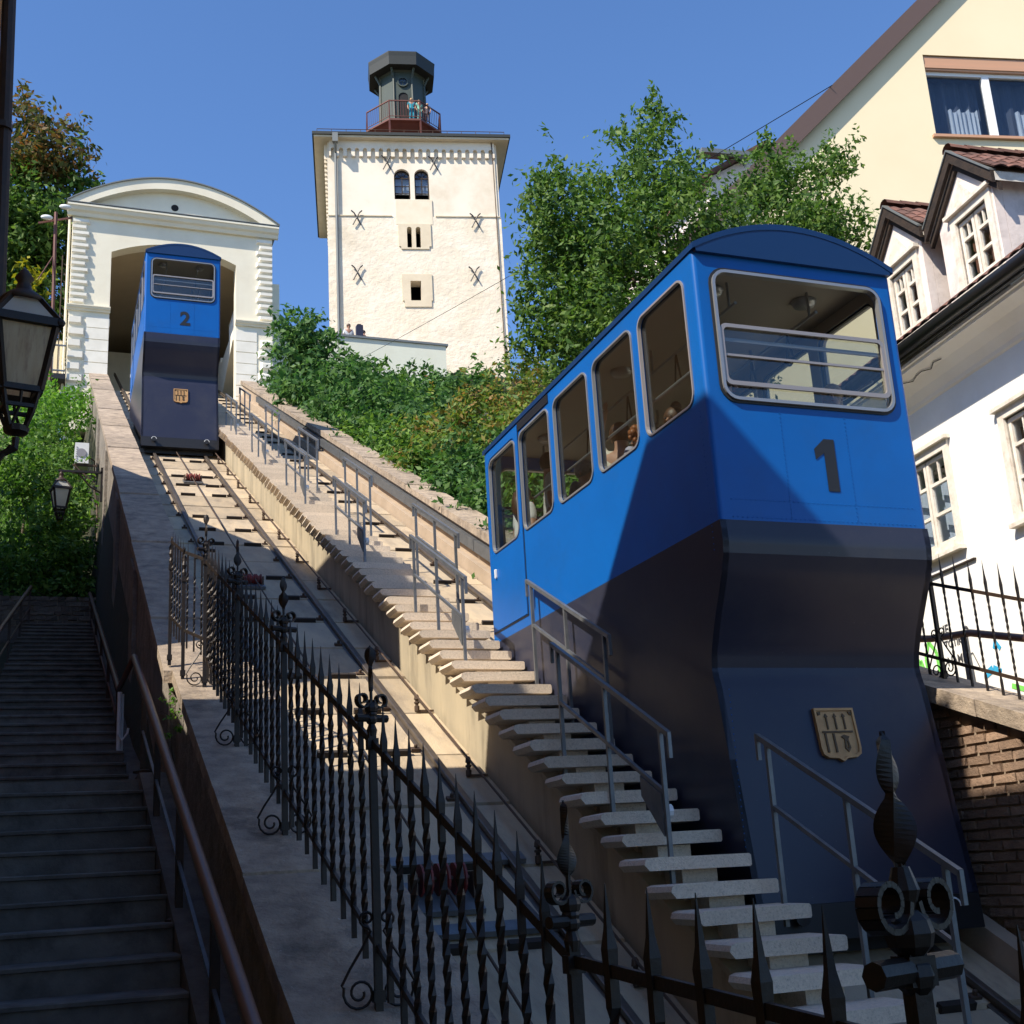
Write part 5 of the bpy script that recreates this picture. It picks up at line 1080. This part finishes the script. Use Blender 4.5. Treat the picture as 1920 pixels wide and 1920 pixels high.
# ================================================================== LANTERNS
def lantern(c, s, label, group, rot, arm, glass='lampglass', frame='iron'):
    """c centre of the glass body, s scale (1 = 0.34 m tall glass)"""
    c = V(c); t = thing('street_lantern', label, 'street lamp', c-V((0, 0, .35*s)), group)
    P = lambda r, a, z: c+V((r*s*cos(rot+a), r*s*sin(rot+a), z*s))
    Q = [pi/4+pi/2*k for k in range(4)]; rt, rb, zt, zb = .188, .118, .165, -.165
    for k in range(4):
        a0, a1 = Q[k], Q[(k+1) % 4]
        b = MB(); b.add([P(rt*.97, a0, zt), P(rt*.97, a1, zt), P(rb*.97, a1, zb), P(rb*.97, a0, zb)], [(0, 1, 2, 3)]); b.build('glass_pane', K[glass], t, recalc=False)
        b = MB(); b.add([P(rt*1.05, a0, zt+.02), P(rt*1.05, a1, zt+.02), P(.085, a1, zt+.145), P(.085, a0, zt+.145)], [(0, 1, 2, 3)]); b.build('roof_pane', K['lampwhite'], t, recalc=False)
    b = MB()
    for k in range(4):
        a0, a1 = Q[k], Q[(k+1) % 4]
        b.bar(P(rt, a0, zt), P(rb, a0, zb), .026*s); b.bar(P(rt*1.03, a0, zt), P(rt*1.03, a1, zt), .04*s); b.bar(P(rb, a0, zb), P(rb, a1, zb), .028*s); b.bar(P(rt*1.06, a0, zt+.02), P(.09, a0, zt+.15), .022*s)
        b.sphere(P(rt*1.12, a0, zt+.0), .022*s, 6, 4)
    b.build('frame', K[frame], t)
    b = MB(); b.lathe(c+V((0, 0, (zt+.13)*s)), [(.10*s, 0), (.112*s, .012*s), (.10*s, .03*s), (.07*s, .055*s), (.04*s, .075*s), (.03*s, .12*s), (.045*s, .14*s), (.02*s, .18*s), (.0, .2*s)], 16, caps=False); b.build('cap', K['brown_iron'] if frame == 'iron' else K['black'], t, smooth=True)
    b = MB()
    for k in range(4):
        a0, a1 = Q[k], Q[(k+1) % 4]; b.tube([P(rb*.96, a0, zb), P(rb*.80, a0, zb-.07), P(rb*.70, a0, zb-.11), P(.05, a0, zb-.18)], .011*s, 5); b.bar(P(rb*.78, a0, zb-.08), P(rb*.78, a1, zb-.08), .018*s)
        am = (P(rb, a0, zb)+P(rb, a1, zb))/2; b.tube([am, am*.5+P(.06, a0, zb-.15)*.25+P(.06, a1, zb-.15)*.25, P(.04, a0, zb-.18)], .008*s, 5)
    b.lathe(c+V((0, 0, (zb-.21)*s)), [(.02*s, 0), (.055*s, .01*s), (.06*s, .035*s), (.03*s, .05*s)], 10); b.build('cradle', K[frame], t)
    return t
L1 = V((-.175, 6.0, 2.49))
la = lantern(L1, 1.0, 'large near lantern with stained glass hanging at the left edge by the ochre house', 'wall lanterns', R(12), 0)
b = MB(); z = 2.49-.41; b.tube([(-.175, 6, z+.02), (-.175, 6, z-.03), (-.25, 6.02, z-.07), (-.36, 6.05, z-.05), (-.53, 6.07, z)], .018, 8); b.tube([(-.53, 6.07, z-.25), (-.30, 6.03, z-.16), (-.19, 6, z-.02)], .012, 6); b.tube([(-.525, 6.07, z+.1), (-.525, 6.07, z-.35)], .02, 6); b.build('bracket', K['iron'], la)
L2 = V((.17, 29.0, 8.75))
lb = lantern(L2, 1.35, 'small pale lantern hanging from a wrought bracket on the left wall', 'wall lanterns', R(10), 0, 'lampwhite')
b = MB(); zt = 9.42; b.bar((1.06, 29, zt), (.10, 29, zt), .05); b.tube([(1.06, 29, zt-.5), (.8, 29, zt-.35), (.55, 29, zt-.05)], .02, 6); b.tube(spiral((.8, 29, zt-.2), .15, .04, 1.3, 0, (1, 0, 0), (0, 0, 1)), .014, 5); b.bar((1.05, 29, zt+.12), (1.05, 29, zt-.7), .05); b.bar((.17, 29, zt), (.17, 29, 9.15), .03); b.build('bracket', K['iron'], lb)
# ------------------------------------------------------------------ air conditioner
ac = thing('air_conditioner', 'white air conditioner unit on a bracket on the left wall above the lantern', 'air conditioner', (.8, 33, 10.8))
b = MB(); b.box(.50, .84, 32.7, 33.5, 10.86, 11.42); b.build('casing', K['acwhite'], ac)
b = MB(); b.lathe((.66, 32.695, 11.14), [(.0, 0), (.12, 0), (.12, .012), (.0, .012)], 16, (0, -1, 0), caps=False)
for k in range(7): b.box(.53, .56, 32.685, 32.695, 10.92+k*.06, 10.94+k*.06)
b.build('fan_grille', K['grey_frame'], ac)
b = MB(); b.box(.45, 1.06, 32.75, 32.8, 10.8, 10.85); b.box(.45, 1.06, 33.4, 33.45, 10.8, 10.85); b.bar((.5, 32.77, 10.8), (1.05, 32.77, 10.3), .04); b.build('bracket', K['rust'], ac)
b = MB(); b.tube([(.84, 32.9, 11.1), (1.0, 32.9, 11.0), (1.02, 32.9, 10.2), (1.03, 31, 9.2), (1.03, 29.6, 7.5)], .02, 6); b.build('pipe', K['rust'], ac)
# ------------------------------------------------------------------ floodlight pole by the station
fp = thing('floodlight_pole', 'thin rusty pole with two white floodlights beside the upper station', 'floodlight', (-.28, 43, 16.5))
b = MB(); b.tube([(-.26, 43, 16), (-.27, 43, 19.7), (-.33, 43, 23.7)], .06, 8); b.bar((-.9, 43, 23.2), (.2, 43, 23.55), .06); b.bar((-.33, 43, 22.0), (-.8, 42.6, 20.8), .03); b.build('pole', K['redbrown'], fp)
for x, z in ((-.62, 23.35), (-.02, 23.85)):
    b = MB(); b.sphere((x, 42.8, z), .125, 10, 6, (1.7, .8, .75)); b.build('floodlight', K['whitemetal'], fp, smooth=True)
# ------------------------------------------------------------------ overhead wires
def wire(p, q, sag, label, r=.008):
    p, q = V(p), V(q); b = MB(); b.tube([p.lerp(q, i/24)-V((0, 0, sag*4*(i/24)*(1-i/24))) for i in range(25)], r, 4); b.build('overhead_wire', K['black'], None, label, 'wire', tuple(p))
wire((14.325, 18.0, 14.82), (12.6, 49.9, 22.2), .12, 'thin overhead wire running from the cream house verge past the tower to the terrace', .011)
# ================================================================== VEGETATION
TREE = [(7.33, 16.0, 9.85, 0.71), (7.43, 16.0, 8.76, 0.74), (7.02, 16.0, 9.35, 0.49), (8.48, 16.0, 10.4, 0.81), (8.87, 16.0, 11.44, 0.48), (9.08, 16.0, 12.08, 0.16), (9.45, 16.0, 10.7, 0.48), (7.94, 15.5, 9.03, 0.81), (8.99, 15.5, 9.44, 0.92), (7.13, 15.5, 7.62, 0.71), (6.69, 15.8, 8.23, 0.36), (7.59, 15.0, 7.61, 0.62), (11.15, 16.2, 10.95, 0.55), (11.3, 16.2, 11.75, 0.28), (11.89, 16.2, 11.02, 0.69), (12.72, 16.3, 11.73, 0.43), (11.43, 16.0, 10.13, 0.72), (12.48, 16.1, 10.33, 0.51), (12.89, 16.0, 9.92, 0.27), (9.88, 15.5, 9.6, 0.6), (6.57, 15.8, 7.69, 0.32), (6.91, 15.5, 7.0, 0.39), (10.06, 15.5, 8.83, 0.84), (12.85, 16.3, 11.86, 0.21), (11.8, 15.8, 9.97, 0.54), (9.3, 16.0, 11.87, 0.2), (7.1, 16.0, 10.38, 0.33),
        (8.2, 16.6, 8.2, .9), (9.4, 16.8, 8.4, .9), (10.8, 16.8, 9.4, .8), (8.9, 15.6, 7.6, .8), (7.9, 16.6, 9.6, .7), (9.9, 15.8, 7.5, .7), (8.6, 16.2, 6.7, .7)]
t = thing('broadleaf_tree', 'large green broadleaf tree with loose twig tips rising behind the near blue car', 'tree', (9.6, 16.3, ground_z(9.6, 16.3)))
leaves('crown', TREE, 4200, .056, LF['tree'], t, seed=1, shell=.3, clump=.26, k=26)
trunk(t, (9.6, 16.3, ground_z(9.6, 16.3)), [TREE[i] for i in (0, 1, 3, 4, 7, 8, 9, 12, 14, 15, 16, 19, 22)], .17, .4)
LT = [(-1.45, 48.0, 30.39, 0.98), (-0.67, 48.0, 28.79, 1.62), (-1.33, 48.0, 27.95, 1.29), (0.49, 48.0, 27.99, 0.76), (-1.23, 48.0, 25.58, 1.9), (-1.9, 48.0, 24.57, 1.91), (-1.28, 48.0, 22.56, 1.66), (-0.95, 47.5, 25.99, 1.1), (-2.8, 48.5, 27, 2), (-3, 48.5, 24, 2.2), (-1.0, 49, 21, 1.6)]
t = thing('chestnut_tree', 'tall tree with browning autumn top behind the left corner of the upper station', 'tree', (-1, 48.6, 16.2))
leaves('crown', LT[3:], 800, .15, LF['tree'], t, seed=2, shell=.35, clump=.5, k=20); leaves('browning_crown', LT[:3], 800, .15, LF['autumn'], t, seed=3, shell=.3, clump=.5, k=20)
trunk(t, (-1, 48.6, 16.2), LT[:8], .3, .5)
plant('yellow_shrub', 'small bright yellow shrub above the near lantern by the station', 'shrub', [(-1.3, 46, 22.4, .6), (-1.05, 46, 21.7, .45), (-1.4, 46, 21.6, .5)], 420, .13, LF['yellow'], (-1.3, 46.2, 16.3), .06, seed=4, fork=.7)
G1 = 'shrubs on the slope between the right wall and the tower'
g = lambda x, y: ground_z(x, y)-.1
for k, (lab, bl, lm, per, sz) in enumerate((
    ('tall dark shrub against the right corner of the upper station', [(7.4, 38, 16.7, 1.0), (8.0, 38, 17.3, .85), (7.45, 38, 17.6, .65), (7.5, 36.5, 15, .95)], 'dark', 420, .12),
    ('dark rounded shrub below the left end of the terrace wall', [(8.9, 37, 15.5, 1.0), (8.5, 36, 14.7, .9), (9.4, 36.5, 15.0, .75)], 'dark', 420, .12),
    ('broad dark shrub hugging the right wall below the station', [(7.9, 33, 12.9, 1.0), (8.6, 32, 12.4, 1.1), (8.2, 34, 13.7, .9)], 'dark', 420, .11),
    ('leafy green shrub in the middle under the terrace wall', [(10.1, 37, 15.15, .8), (10.4, 35, 13.9, .85), (9.6, 34.5, 13.9, .8)], 'ivy', 420, .11),
    ('dark shrub with upright tips before the foot of the tower', [(11.3, 37, 15.25, .8), (11.9, 36.5, 15.15, .75), (11.7, 37.2, 16.2, .28), (11, 35, 14.2, .8)], 'dark', 420, .11),
    ('far right dark shrub at the tower foot', [(12.6, 37, 15.35, .8), (12.6, 36, 14.9, .75), (13.5, 36, 15.4, .8)], 'dark', 420, .11),
    ('dark glossy shrub at the wall halfway down', [(8.9, 29.5, 10.9, .95), (7.9, 29.8, 10.9, .75), (9.9, 31, 12.1, .9)], 'dark', 420, .10))):
    c = bl[0]; plant('shrub', lab, 'shrub', bl, per*3.2, sz, LF[lm], (c[0], c[1], g(c[0], c[1])-.2), .05, G1, seed=10+k, clump=.3, shell=.4, k=22)
G2 = 'reddish tipped shrubs beside the lower car'
for k, (lab, bl, lm) in enumerate((
    ('reddish green shrub at the wall left of the lower car roof', [(7.6, 26, 9.4, .62), (8.37, 26, 9.7, .85), (7.25, 25, 8.6, .4), (7.9, 25, 8.8, .7)], 'photinia'),
    ('wide reddish tipped shrub above the rear of the lower car', [(9.31, 26, 10.1, .95), (9.56, 24, 9.1, .8), (10.0, 25.5, 10.2, .7)], 'photinia'),
    ('upper reddish tipped shrub between the tower foot and the tree', [(10.53, 27, 11.1, .9), (11.27, 27, 11.55, .67), (11.57, 28, 12.4, .5)], 'photinia'),
    ('dark green shrub overhanging the coping just behind the lower car', [(7.7, 23, 7.8, .62), (8.42, 23, 8.0, .8), (7.7, 21, 6.8, .45), (8.4, 21, 7.0, .7)], 'dark'),
    ('green shrub beside the lower car seen through its windows', [(7.9, 18.5, 5.9, .7), (8.6, 17.5, 5.6, .8), (8.0, 16, 4.9, .6)], 'ivy'),
    ('leafy bush behind the rear door of the lower car', [(7.75, 15.0, 2.9, .55), (8.4, 15.2, 3.2, .6), (8.3, 16, 4.0, .6)], 'ivy'))):
    c = bl[0]; plant('shrub', lab, 'shrub', bl, 1500, .08, LF[lm], (c[0], c[1], g(c[0], c[1])-.2), .04, G2, seed=30+k, clump=.26, shell=.4, k=22)
HB = [('low leafy hedge along the coping just behind the lower car', 14.4, 18), ('low leafy hedge along the coping above the lower car', 18.6, 24), ('low leafy hedge along the coping in the middle of the slope', 24.6, 31), ('low leafy hedge along the coping near the station', 31.5, 43)]
for k, (lab, ya, yb) in enumerate(HB):
    bl = [(7.42+.3*(i % 3), float(y), along(y, -3.95)+.12*(i % 2), .52) for i, y in enumerate(np.arange(ya, yb, .62))]
    plant('hedge', lab, 'hedge', bl, 2200, .085, LF['dark' if k % 2 else 'ivy'], (7.5, (ya+yb)/2, g(7.5, (ya+yb)/2)-.2), .04, 'hedges along the right coping', seed=90+k, clump=.26, shell=.3)
for k, (lab, bl, lm) in enumerate((
    ('bright sunlit bush below the left foot of the station', [(-.5, 40, 15.0, .8), (.4, 41, 15.7, .75), (.1, 39, 14.5, .6)], 'bright'),
    ('green bush above the air conditioner on the left slope', [(-.5, 36.5, 13.3, .8), (.3, 37, 13.9, .7), (-.9, 38, 14.4, .8)], 'bright'),
    ('dense green bush left of the air conditioner', [(-.75, 32, 10.7, .85), (-.2, 34.5, 12.2, .6), (-.5, 31, 9.9, .75)], 'ivy'),
    ('half shaded bush behind the small hanging lantern', [(-.5, 31, 9.2, .7), (.35, 30.6, 8.7, .62), (-1.0, 31, 9.9, .8), (.5, 31.5, 9.6, .5)], 'ivy'),
    ('dark shaded bush below the small hanging lantern', [(-.5, 29.8, 8.2, .75), (.4, 29.6, 8.0, .65)], 'ivy'),
    ('shaded ivy bush above the rubble wall at the stair head', [(-.6, 29.2, 7.3, .6), (.4, 29.0, 7.2, .55), (0, 29.2, 7.3, .5)], 'ivy'),
    ('lowest dark ivy bush hanging over the rubble wall at the stair head', [(.2, 28.6, 6.55, .42), (-.6, 28.6, 6.6, .45), (.75, 28.6, 6.5, .35)], 'ivy'))):
    c = bl[0]; plant('shrub', lab, 'shrub', bl, 1500, .08, LF[lm], (c[0], c[1], g(c[0], c[1])-.2), .04, 'bushes on the left slope above the public stairs', seed=50+k, clump=.28, shell=.4, k=22)
rg = random.Random(3)
gc = [(x, y, ground_z(x, y)+.05, .42) for x, y in [(rg.uniform(-1.4, .85), rg.uniform(29, 44)) for _ in range(150)]]
o = leaves('ground_cover', gc, 1500, .07, LF['ivy'], None, seed=70, shell=.2, clump=.3, kind='stuff')
gc = [(x, y, ground_z(x, y)+.05, .5) for x, y in [(7.5+abs(rg.gauss(0, 2.6)), rg.uniform(13, 45)) for _ in range(260)]]
o = leaves('ground_cover', gc, 1100, .085, LF['dark'], None, seed=71, shell=.2, clump=.34, kind='stuff')
# little weeds on the broken coping
plant('weed', 'small green weeds growing in the broken end of the fence wall', 'plant', [(1.08, 12.0, 1.75, .09), (1.06, 11.2, 1.4, .1), (1.08, 11.6, 1.55, .07)], 9000, .02, LF['bright'], (1.1, 11.4, 1.0), .006, seed=80, clump=.05, fork=.9)
# ================================================================== PEOPLE
SK = [mat('skin', (.45, .25, .17), (.40, .21, .14), 20, .55), mat('skin_tan', (.38, .2, .125), rough=.55)]
HC = {'dark': mat('hair_dark', (.02, .012, .008), (.035, .02, .012), 40, .5), 'grey': mat('hair_grey', (.25, .23, .2), (.14, .12, .1), 40, .6), 'red': mat('hair_red', (.30, .10, .03), (.18, .055, .018), 40, .5), 'blond': mat('hair_blond', (.42, .27, .12), (.32, .18, .08), 40, .5), 'brown': mat('hair_brown', (.09, .04, .02), (.06, .03, .015), 40, .5)}
CLOTH = {}
def cloth(c):
    if c not in CLOTH: CLOTH[c] = mat('cloth', c, tuple(x*.85 for x in c), 9, .9, bump=.2, bsc=60)
    return CLOTH[c]
def skinned(verts, edges, rad, m_, name, parent, sub=2):
    me = bpy.data.meshes.new(name); me.from_pydata([tuple(v) for v in verts], edges, []); o = bpy.data.objects.new(name, me); COL.objects.link(o)
    md = o.modifiers.new('skin', 'SKIN'); md.use_smooth_shade = True; sb = o.modifiers.new('sub', 'SUBSURF'); sb.levels = sub; sb.render_levels = sub
    sv = me.skin_vertices[0].data
    for i, r_ in enumerate(rad): sv[i].radius = r_ if isinstance(r_, tuple) else (r_, r_)
    sv[0].use_root = True
    dg = bpy.context.evaluated_depsgraph_get(); m2 = bpy.data.meshes.new_from_object(o.evaluated_get(dg)); bpy.data.objects.remove(o); bpy.data.meshes.remove(me)
    return m2
def person(feet, height, face, label, shirt, trousers, hair, style='short', raise_arm=0, skin=0, group=None, bag=None, lean=0.0):
    k = height/1.75; feet = V(feet); t = thing('person', label, 'person', feet, group); M3 = Matrix.Rotation(face, 3, 'Z')
    W3 = lambda p: M3 @ (V(p)*k)
    J = {'pel': (0, 0, .95), 'spi': (0, .01-lean*.3, 1.14), 'che': (0, -lean*.7, 1.34), 'nec': (0, .015-lean, 1.49), 'hed': (0, -.005-lean*1.1, 1.585), 'top': (0, .01-lean*1.1, 1.68)}
    for s, n in ((-1, 'L'), (1, 'R')):
        J['sho'+n] = (s*.165, .01-lean*.8, 1.42)
        if raise_arm and s == (1 if raise_arm > 0 else -1): J['elb'+n] = (s*.27, -.08-lean, 1.60); J['wri'+n] = (s*.20, -.10-lean, 1.85); J['han'+n] = (s*.19, -.11-lean, 1.93)
        else: J['elb'+n] = (s*.235, .03-lean*.5, 1.14); J['wri'+n] = (s*.215, -.07-lean*.4, .92); J['han'+n] = (s*.21, -.10-lean*.4, .845)
        J['hip'+n] = (s*.09, 0, .90); J['kne'+n] = (s*.10, -.02, .50); J['ank'+n] = (s*.105, .02, .10); J['toe'+n] = (s*.12, -.13, .04)
    rad = {'pel': (.135, .1), 'spi': (.125, .09), 'che': (.14, .10), 'nec': .05, 'hed': (.075, .092), 'top': (.06, .075), 'sho': .062, 'elb': .042, 'wri': .030, 'han': (.036, .02), 'hip': .085, 'kne': .056, 'ank': .038, 'toe': .034}
    E = [('pel', 'spi'), ('spi', 'che'), ('che', 'nec'), ('nec', 'hed'), ('hed', 'top')]
    for n in 'LR': E += [('che', 'sho'+n), ('sho'+n, 'elb'+n), ('elb'+n, 'wri'+n), ('wri'+n, 'han'+n), ('pel', 'hip'+n), ('hip'+n, 'kne'+n), ('kne'+n, 'ank'+n), ('ank'+n, 'toe'+n)]
    def grow(names, edges, f, name, m_):
        idx = {n: i for i, n in enumerate(names)}; rr_ = []
        for n in names:
            r_ = rad[n if n in rad else n[:3]]; r_ = r_ if isinstance(r_, tuple) else (r_, r_); rr_.append((r_[0]*k+f, r_[1]*k+f))
        return skinned([W3(J[n]) for n in names], [(idx[a], idx[c]) for a, c in edges], rr_, m_, name, t)
    me = grow(list(J), E, 0, 'body', None)
    bmx = bmesh.new(); bmx.from_mesh(me); b = MB()
    for n, s in (('L', -1), ('R', 1)):
        h0, w0 = W3(J['han'+n]), W3(J['wri'+n]); d = (h0-w0).normalized(); side = M3 @ V((0, -1, 0)); side = (side-d*side.dot(d)).normalized(); out = d.cross(side)
        for f_, (o_, L_) in enumerate(((-.026, .062), (-.009, .075), (.009, .07), (.025, .055))):
            p = h0+side*o_*k+d*.012*k; q = p+d*L_*.55*k; e = q+d*L_*.38*k+out*(.018*k*s*-1); b.tube([p, q, e], [.0085*k, .008*k, .006*k], 5)
        p = h0-d*.02*k+side*.03*k; b.tube([p, p+side*.022*k+d*.03*k, p+side*.022*k+d*.058*k], [.010*k, .009*k, .006*k], 5)
    hc = V(J['hed']); nz = [hc+V((0, -.082, .015)), hc+V((0, -.108, -.012)), hc+V((0, -.085, -.022))]; b.tube([W3(p) for p in nz], [.008*k, .014*k, .008*k], 6)
    for s in (-1, 1): b.sphere(W3(hc+V((s*.082, .012, 0))), .026*k, 6, 5, (.45, .8, 1.1))
    tm_ = b.mesh('tmp', K['black']); bmx.from_mesh(tm_); bmx.to_mesh(me); bmx.free(); bpy.data.meshes.remove(tm_); me.materials.clear(); me.materials.append(SK[skin]); me.polygons.foreach_set('use_smooth', [True]*len(me.polygons)); me.polygons.foreach_set('material_index', [0]*len(me.polygons))
    inst('body', me, feet, t)
    b = MB()
    for s in (-1, 1): b.sphere(feet+W3(hc+V((s*.033, -.083, .02))), .011*k, 6, 5)
    b.build('eyes', K['black'], t)
    b = MB(); b.sphere(feet+W3(hc+V((0, -.082, -.045))), .02*k, 6, 4, (1, .4, .3)); b.build('mouth', mat('lips', (.3, .09, .07)), t)
    N1 = ['spi', 'pel', 'che', 'shoL', 'shoR', 'elbL', 'elbR']; J2 = dict(J)
    for n in 'LR': J['elb'+n] = tuple(V(J['sho'+n]).lerp(V(J['elb'+n]), .75))
    me = grow(N1, [('pel', 'spi'), ('spi', 'che'), ('che', 'shoL'), ('che', 'shoR'), ('shoL', 'elbL'), ('shoR', 'elbR')], .014, 'shirt', None); me.materials.clear(); me.materials.append(cloth(shirt)); inst('shirt', me, feet, t)
    J.update(J2)
    me = grow(['pel', 'hipL', 'hipR', 'kneL', 'kneR', 'ankL', 'ankR'], [('pel', 'hipL'), ('pel', 'hipR'), ('hipL', 'kneL'), ('hipR', 'kneR'), ('kneL', 'ankL'), ('kneR', 'ankR')], .012, 'trousers', None); me.materials.clear(); me.materials.append(cloth(trousers)); inst('trousers', me, feet, t)
    b = MB(); c = feet+W3(hc+V((0, .022, .045))); b.sphere(c, .107*k, 12, 8, (.93, .98, 1.0))
    if style == 'long': b.tube([feet+W3(hc+V(p)) for p in ((0, .06, .03), (0, .085, -.08), (0, .09, -.2), (0, .085, -.33))], [.09*k, .095*k, .085*k, .03*k], 10)
    if style == 'bun': b.sphere(feet+W3(hc+V((0, .07, .16))), .055*k, 10, 7)
    if style == 'curly':
        rc = random.Random(2)
        for _ in range(46):
            d = V((rc.gauss(0, 1), rc.gauss(.35, 1), rc.gauss(.1, 1))).normalized(); b.sphere(feet+W3(hc+V((0, .03, .02))+d*.11), rc.uniform(.025, .042)*k, 6, 5)
    b.build('hair', HC[hair], t, smooth=True)
    if bag: b = MB(); b.tube([feet+W3(p) for p in ((-.15, -.03, 1.47), (-.02, -.135, 1.25), (.14, -.13, 1.0), (.2, -.05, .93))], .016*k, 6); b.build('shoulder_strap', cloth(bag), t)
    return t
GP = 'passengers inside the lower car'; F1 = CAR1.z+3.02; F2 = CAR1.z+3.34
person((4.84, 12.2, F2), 1.56, R(95), 'person in a white blouse with red strap behind the rear door window', (.75, .73, .72), (.2, .2, .22), 'brown', 'long', group=GP, bag=(.5, .04, .05))
person((5.05, 11.9, F2), 1.86, R(70), 'person in white sleeves and tan apron at the second window from the rear', (.62, .6, .56), (.40, .29, .2), 'dark', 'short', group=GP, bag=(.2, .2, .22))
person((4.95, 10.8, F1), 1.72, R(30), 'person in a grey jacket at the middle side window', (.22, .21, .20), (.1, .1, .12), 'grey', 'short', group=GP, skin=1)
person((4.95, 9.95, F1), 1.80, R(130), 'person in a pale top holding a hand strap at the fourth side window', (.62, .56, .47), (.2, .2, .26), 'brown', 'short', 1, group=GP)
person((4.98, 9.62, F1), 1.67, R(200), 'person in a lavender top between the two front side windows', (.42, .4, .5), (.1, .1, .12), 'red', 'curly', group=GP)
person((5.06, 9.12, F1), 1.66, R(-60), 'person in a dark red top in the front side window', (.3, .12, .1), (.1, .1, .1), 'brown', 'bun', group=GP)
person((5.12, 8.34, F1), 1.68, R(65), 'person in dark clothes in profile at the left end of the front window', (.12, .12, .15), (.1, .1, .1), 'dark', 'short', group=GP)
person((6.08, 8.22, F1), 1.60, R(-35), 'person in a dark grey top low in the right corner of the front window', (.3, .3, .32), (.1, .1, .1), 'blond', 'long', group=GP)
GT = 'visitors on the lantern balcony of the tower'
person(t_(4.62, 3.2, 39.88), 1.55, -A0, 'person in a turquoise outfit at the tower balcony rail', (.03, .32, .42), (.03, .3, .4), 'blond', 'long', group=GT)
person(t_(5.04, 3.3, 39.88), 1.5, -A0+.4, 'person in a mint green top at the tower balcony rail', (.25, .62, .5), (.2, .45, .4), 'blond', 'short', group=GT)
person(t_(5.5, 3.45, 39.88), 1.4, -A0-.4, 'small person in dark clothes at the right of the tower balcony', (.07, .07, .09), (.08, .08, .1), 'blond', 'short', group=GT)
b = MB(); b.box(8.4, 16.4, 50.47, 55, 21.9, 22.35); b.build('terrace', K['concrete'], kind='structure')
person((12.12, 50.72, 22.35), 1.74, 0, 'person in a white shirt leaning on the terrace wall', (.7, .72, .75), (.1, .1, .12), 'brown', 'short', lean=.10)
person((12.86, 50.8, 22.35), 1.58, R(40), 'person in dark clothes low behind the terrace wall beside the navy case', (.12, .1, .1), (.1, .1, .12), 'dark', 'short')
cs = thing('navy_case', 'upright navy blue case standing on the cap of the terrace wall', 'case', (12.5, 50.2, 23.22))
b = MB(); b.plate(rr(12.36, 12.66, 23.225, 23.84, .05), [], lambda u, v, w: V((u, 50.1+w, v)), .22); b.build('shell', cloth((.02, .025, .06)), cs)
b = MB(); b.tube([(12.44, 50.2, 23.84), (12.44, 50.2, 23.9), (12.58, 50.2, 23.9), (12.58, 50.2, 23.84)], .012, 6); b.build('handle', K['black'], cs)
